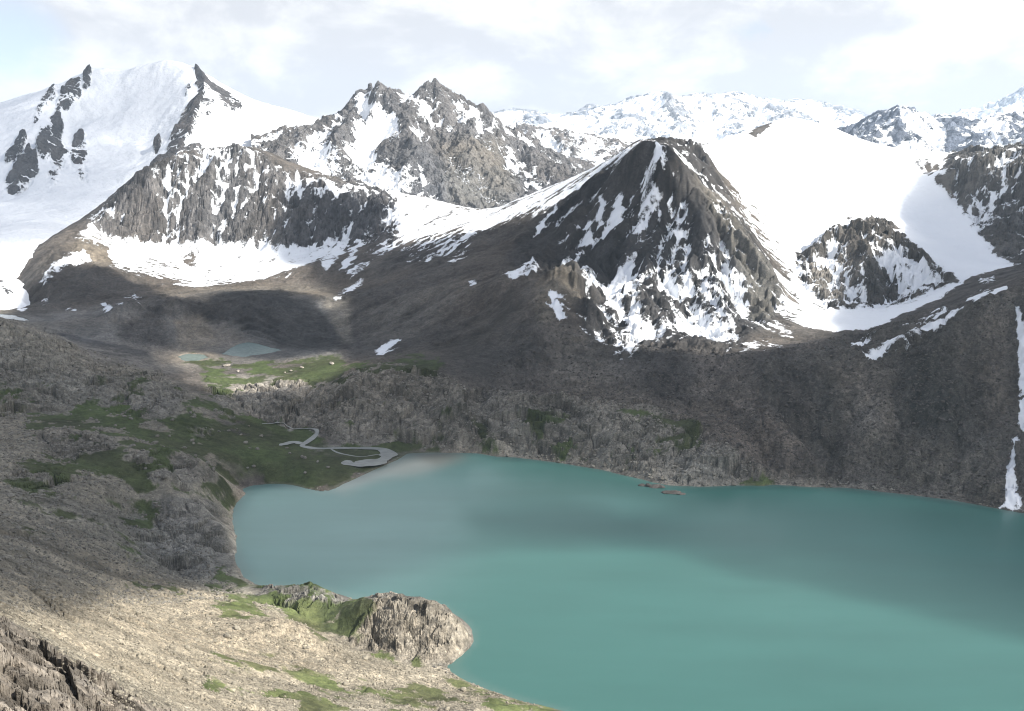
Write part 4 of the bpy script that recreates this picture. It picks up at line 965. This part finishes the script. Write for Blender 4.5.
for p in P: boulder(p, random.uniform(2.0, 4.2), M_slab, 'grey boulder lying on the dark green meadow beside the stream', 'boulders on the meadow')
P = scatter([(0,340),(100,375),(150,400),(60,480),(0,560)], 50)
for p in P: boulder(p, random.uniform(1.8, 3.6), M_slab, 'grey boulder on the shaded stony hillside at the left', 'boulders on the shaded hillside')
P = scatter([(560,300),(740,355),(1000,320),(1000,490),(760,460),(560,390)], 60)
for p in P: boulder(p, random.uniform(2.2, 4.5), M_dark, 'dark boulder on the scree slope above the far shore', 'boulders on the far scree slope')
k_ = np.flatnonzero(((Z > 0.4) & (Z < 1.6) & (Z0 < 4) & (PX > -10) & (PX < 1034) & (PY > 440) & (PY < 705) & (GR < .5) & (Z0 > -0.5)).ravel())
for q_ in RNG.choice(k_, 46):
    boulder((X.ravel()[q_], Y.ravel()[q_], Z.ravel()[q_]-0.2), random.uniform(0.9, 2.3), M_slab, 'grey boulder lying at the water line of the turquoise lake', 'boulders along the lake shore')
def seat(px, py): 
    p = hit(px, py); return np.array([p[0], p[1], float(ground_z(p[0], p[1]))])
for px, py, s, lab in ((226,367,9,'widest pale boulder on the sunlit grass strip, left end'),(238,372,5,'small pale boulder just right of the widest one on the sunlit strip'),(291,371,5,'pale boulder in the middle of the sunlit grass strip'),(302,368,6,'pale boulder right of the middle one on the sunlit grass strip'),(332,364,7,'rounded pale boulder at the right end of the sunlit grass strip'),(285,373,3.5,'smallest pale boulder low in the middle of the sunlit grass strip')):
    boulder(seat(px, py), s*0.75, M_pale, lab, None, 0.6)
# rock islets in the lake
def islet(px, py, parts, label):
    c = on_level(px, py)
    V0, T0 = [], []
    base = 0
    for dx, dy, s, h in parts:
        V, T = stone_template(int(px*7+dx*3) & 255, 2)
        A = V*np.array([s*1.4, s*0.9, h*1.5]) + np.array([c[0]+dx, c[1]+dy, 0.1]); V0.append(A); T0.append(T+base); base += len(V)
    o = link('rock_islet', raw_mesh('rock_islet', np.concatenate(V0), None, np.concatenate(T0), False), M_dark); tag(o, label, 'rock')
islet(652, 487, [(-12,6,5,3.0),(-4,3,6,3.4),(5,0,7,3.8),(11,-2,5,3)], 'longer low rock islet just off the far shore')
islet(672, 493, [(-4,1,6,3.4),(3,-1,6.5,3.2),(10,-4,5,1.6)], 'shorter rock islet to the right of the longer one')

# ------------------------------------------------------------------ clouds that shade the ground
def cloud_material(name, dens):
    m = bpy.data.materials.new(name); t = NT(m)
    v = t.n('VolumePrincipled'); v.inputs['Color'].default_value = (0.97, 0.97, 0.98, 1); v.inputs['Density'].default_value = dens; v.inputs['Anisotropy'].default_value = 0.3
    o = t.n('OutputMaterial'); t.l(v.outputs[0], o.inputs['Volume']); return m
M_cloud = cloud_material('cloud', 0.03); M_shade_veil = cloud_material('shade_veil', 0.007)  # the second fills the added veils that dim lake and left peak
CLOUD_Z = 2000.0
def lift(p): 
    s = (CLOUD_Z - p[2])/math.tan(SUN_EL)
    return (p[0] + SUN_H[0]*s, p[1] + SUN_H[1]*s)
def densify(poly, step=25, closed=True):
    out = []
    for (x0, y0), (x1, y1) in zip(poly, poly[1:]+(poly[:1] if closed else [])):
        n = max(1, int(math.hypot(x1-x0, y1-y0)/step))
        for k in range(n): out.append((x0+(x1-x0)*k/n, y0+(y1-y0)*k/n))
    return out
def cloud(label, outline, holes=(), cellsize=16.0, soft=60.0, maxt=230.0, seed=0, mat=None):
    O = [lift(p) for p in outline]; Hs = [[lift(p) for p in h] for h in holes]
    xs = [p[0] for p in O]; ys = [p[1] for p in O]
    gx = np.arange(min(xs)-60, max(xs)+60, cellsize); gy = np.arange(min(ys)-60, max(ys)+60, cellsize)
    A, B = np.meshgrid(gx, gy)
    wx, wy = A + 22*fbm(A, B, 120, 4, seed+1), B + 22*fbm(A, B, 120, 4, seed+2)
    m = inside(O, wx, wy)
    for h in Hs: m &= ~inside(h, wx, wy)
    d = m.astype(F32); r = max(1, int(soft/cellsize/2))
    d = np.clip((blur(d, r)-0.5)*2, 0, 1)
    nz = 0.75 + 0.5*fbm(A, B, 260, 5, seed+5)
    T = np.sqrt(d)*maxt*nz
    T[0] = T[-1] = 0; T[:, 0] = T[:, -1] = 0
    top = CLOUD_Z + T*0.62; bot = CLOUD_Z - T*0.38
    cellm = (T[:-1, :-1] > 0) | (T[1:, :-1] > 0) | (T[:-1, 1:] > 0) | (T[1:, 1:] > 0)
    ny, nx = A.shape; idx = np.arange(ny*nx).reshape(ny, nx)
    rim = (T <= 0).ravel()
    up = np.stack([idx[:-1, :-1], idx[:-1, 1:], idx[1:, 1:], idx[1:, :-1]], -1)[cellm]
    low = np.arange(ny*nx) + ny*nx; low[rim] = np.arange(ny*nx)[rim]
    dn = low[up][:, ::-1]
    V = np.concatenate([np.stack([A, B, top], -1).reshape(-1, 3), np.stack([A, B, bot], -1).reshape(-1, 3)])
    Fq = np.concatenate([up, dn]); used = np.zeros(len(V), bool); used[Fq.ravel()] = True; rm = np.cumsum(used)-1
    o = link('cloud', raw_mesh('cloud', V[used], rm[Fq]), mat or M_cloud); tag(o, label, 'cloud', kind='stuff'); return o
def gpoly(lst, D=None): return [hit(a, b) for a, b in densify(lst)]
SHADE = [(-60,600),(0,606),(60,618),(100,606),(140,592),(200,586),(238,588),(234,560),(230,510),(240,486),(300,488),(345,482),(400,458),(480,454),(560,465),(690,489),(810,490),(900,497),(1024,516),(1180,545)]
RIGHT = [(1180,400),(1180,235),(1100,200),(1024,165)]
TOPR = [(960,168),(905,168),(914,195),(906,226),(888,254),(856,272),(846,300),(830,338),(770,352),(735,352),(690,350),(640,352),(600,338),(580,300),(560,284),(535,284),(545,265),(600,285),(640,272),(690,262),(715,262),(705,235),(690,205),(668,170),(655,147)]
TOPL = [(640,156),(600,185),(560,206),(530,216),(495,229),(455,236),(420,244),(400,245),(397,205),(300,180),(284,185),(280,230),(300,262),(345,300),(338,318),(322,305),(292,291),(236,291),(206,303),(190,303),(172,296),(150,288),(130,278),(95,268),(60,262),(36,280),(15,312),(-150,320)]
HOLE = [(172,352),(190,349),(250,361),(350,352),(350,372),(300,386),(230,392),(190,384)]
ground_out = [hit(a, b) for a, b in densify(SHADE, 25, False)] + [hit(a, b) for a, b in densify(RIGHT, 25, False)] + [hit(a, b) for a, b in TOPR + TOPL] + [at(-150, 320, 1500), at(-150, 400, 1000), at(-150, 500, 650)]
cloud('broad white cloud overhead whose shadow covers the valley, lake head and dark slopes', ground_out, [gpoly(HOLE)], seed=31, maxt=85)
THIN = [(200,500),(240,475),(300,478),(400,445),(480,445),(560,455),(690,480),(810,480),(1024,505),(1180,530),(1180,668),(1024,640),(900,612),(800,590),(745,574),(690,550),(620,546),(520,548),(430,565),(350,600),(240,590)]
cloud('thin unseen veil of cloud added to lay a faint shadow across the upper half of the lake', [hit(a, b) for a, b in densify(THIN)], seed=45, maxt=85, soft=24, mat=M_shade_veil)  # added out of view to dim the upper lake

cloud('thin unseen veil of cloud added to dim the sun on the glaciated peak at the far left', [at(a, b, d) for a, b, d in ((-260,300,2700),(-40,262,2700),(60,262,2900),(100,230,3200),(150,180,3900),(176,150,4200),(190,112,4600),(203,84,4850),(190,58,5100),(60,60,5300),(-260,120,5600))], seed=61, maxt=210, cellsize=30, soft=200, mat=M_shade_veil)  # added out of view to soften the sun on the left peak
# ------------------------------------------------------------------ haze
hb = bpy.data.materials.new('haze_air'); t = NT(hb)
v = t.n('VolumePrincipled'); v.inputs['Color'].default_value = (0.68, 0.84, 1.0, 1); v.inputs['Density'].default_value = 2.3e-5; v.inputs['Anisotropy'].default_value = 0.2
o_ = t.n('OutputMaterial'); t.l(v.outputs[0], o_.inputs['Volume'])
x0, x1, y0, y1, z0, z1 = -16000, 17000, -600, 17500, -120, 1850
V = np.array([(x, y, z) for x in (x0, x1) for y in (y0, y1) for z in (z0, z1)], float)
hz = link('haze', raw_mesh('haze', V, [(0,1,3,2),(4,6,7,5),(0,4,5,1),(2,3,7,6),(0,2,6,4),(1,5,7,3)], None, False), hb)
tag(hz, 'thin blue mountain air between the viewer and the far ranges', 'haze', kind='stuff')

# ------------------------------------------------------------------ sky, sun
w = bpy.data.worlds.new('World'); sc.world = w; t = NT(w)
sky = t.n('TexSky'); sky.sky_type = 'NISHITA'; sky.sun_disc = False; sky.sun_elevation = SUN_EL; sky.sun_rotation = math.atan2(SUN[0], SUN[1]); sky.altitude = 3800; sky.air_density = 1.0; sky.dust_density = 1.0; sky.ozone_density = 1.0
dirv = t.n('TexCoord').outputs['Generated']
sepd = t.n('SeparateXYZ'); t.l(dirv, sepd.inputs[0])
zc = t.math('MAXIMUM', sepd.outputs[2], 0.0)
den = t.math('ADD', zc, 0.07)
cmb = t.n('CombineXYZ'); t.l(sepd.outputs[0], cmb.inputs[0]); t.l(sepd.outputs[1], cmb.inputs[1]); t.l(t.math('MULTIPLY', sepd.outputs[2], 1.9), cmb.inputs[2])
def wn(scale, det, seed, rough=0.55, sy=1.0):
    mp = t.n('Mapping'); mp.inputs['Location'].default_value = (seed*3.7, seed*1.9, seed); mp.inputs['Scale'].default_value = (scale, scale, scale); t.l(cmb.outputs[0], mp.inputs[0])
    n = t.n('TexNoise'); n.inputs['Scale'].default_value = 1; n.inputs['Detail'].default_value = det; n.inputs['Roughness'].default_value = rough; n.inputs['Distortion'].default_value = 0.25; t.l(mp.outputs[0], n.inputs['Vector']); return n.outputs['Fac']
cover = wn(4.2, 7, 2.1); shade = wn(6.5, 8, 11.0, 0.60)
cov = t.ramp(cover, 0.24, 0.38, 0.0, 1.0, True)
high = t.ramp(sepd.outputs[2], 0.22, 0.75, 1.0, 0.35, True)      # the overcast thins towards the zenith
cov = t.math('MULTIPLY', cov, high)
d0 = at(14, 50, 1.0) - np.array([0, 0, CAM_H]); d0 = d0/np.linalg.norm(d0)
vd = t.n('VectorMath', operation='DOT_PRODUCT'); t.l(dirv, vd.inputs[0]); vd.inputs[1].default_value = tuple(d0)
gap = t.math('MULTIPLY', 0.42, t.math('MULTIPLY', t.ramp(vd.outputs['Value'], math.cos(math.radians(3.4)), 1.0, 0.0, 1.0, True), t.ramp(shade, 0.62, 0.42, 0.0, 1.0, True)))
cov = t.math('MULTIPLY', cov, t.math('SUBTRACT', 1.0, gap))
ccol = t.mix(t.ramp(shade, 0.41, 0.585, 0, 1, True), (3.75, 3.8, 4.02, 1), (5.1, 5.1, 5.1, 1))
mixc = t.mix(cov, sky.outputs[0], ccol)
bg = t.n('Background'); t.l(mixc, bg.inputs[0]); bg.inputs[1].default_value = 0.1
ow = t.n('OutputWorld'); t.l(bg.outputs[0], ow.inputs[0])
sl = bpy.data.lights.new('sun', 'SUN'); sl.energy = 4.6; sl.angle = math.radians(0.5); sl.color = (1.0, 0.95, 0.87)
so = bpy.data.objects.new('sun', sl); COL.objects.link(so)
from mathutils import Vector
so.rotation_euler = Vector((-SUN[0], -SUN[1], -SUN[2])).to_track_quat('-Z', 'Y').to_euler(); so.location = (1500, -300, 1700)

# ------------------------------------------------------------------ camera and view
cam = bpy.data.cameras.new('camera'); co = bpy.data.objects.new('camera', cam); COL.objects.link(co)
cam.sensor_width = 36.0; cam.lens = F/W*36.0; cam.clip_start = 1.0; cam.clip_end = 60000
co.location = (0, 0, CAM_H); co.rotation_euler = (PI/2 - PITCH, 0, 0)
sc.camera = co
sc.view_settings.view_transform = 'Standard'; sc.view_settings.look = 'None'; sc.view_settings.gamma = 1; sc.view_settings.exposure = 1.08
sc.view_settings.use_curve_mapping = False
sc.cycles.filter_width = 1.05
sc.cycles.max_bounces = 5; sc.cycles.diffuse_bounces = 2; sc.cycles.volume_bounces = 1; sc.cycles.transparent_max_bounces = 12
sc.cycles.use_denoising = True
try: sc.cycles.denoiser = 'OPENIMAGEDENOISE'
except Exception: pass
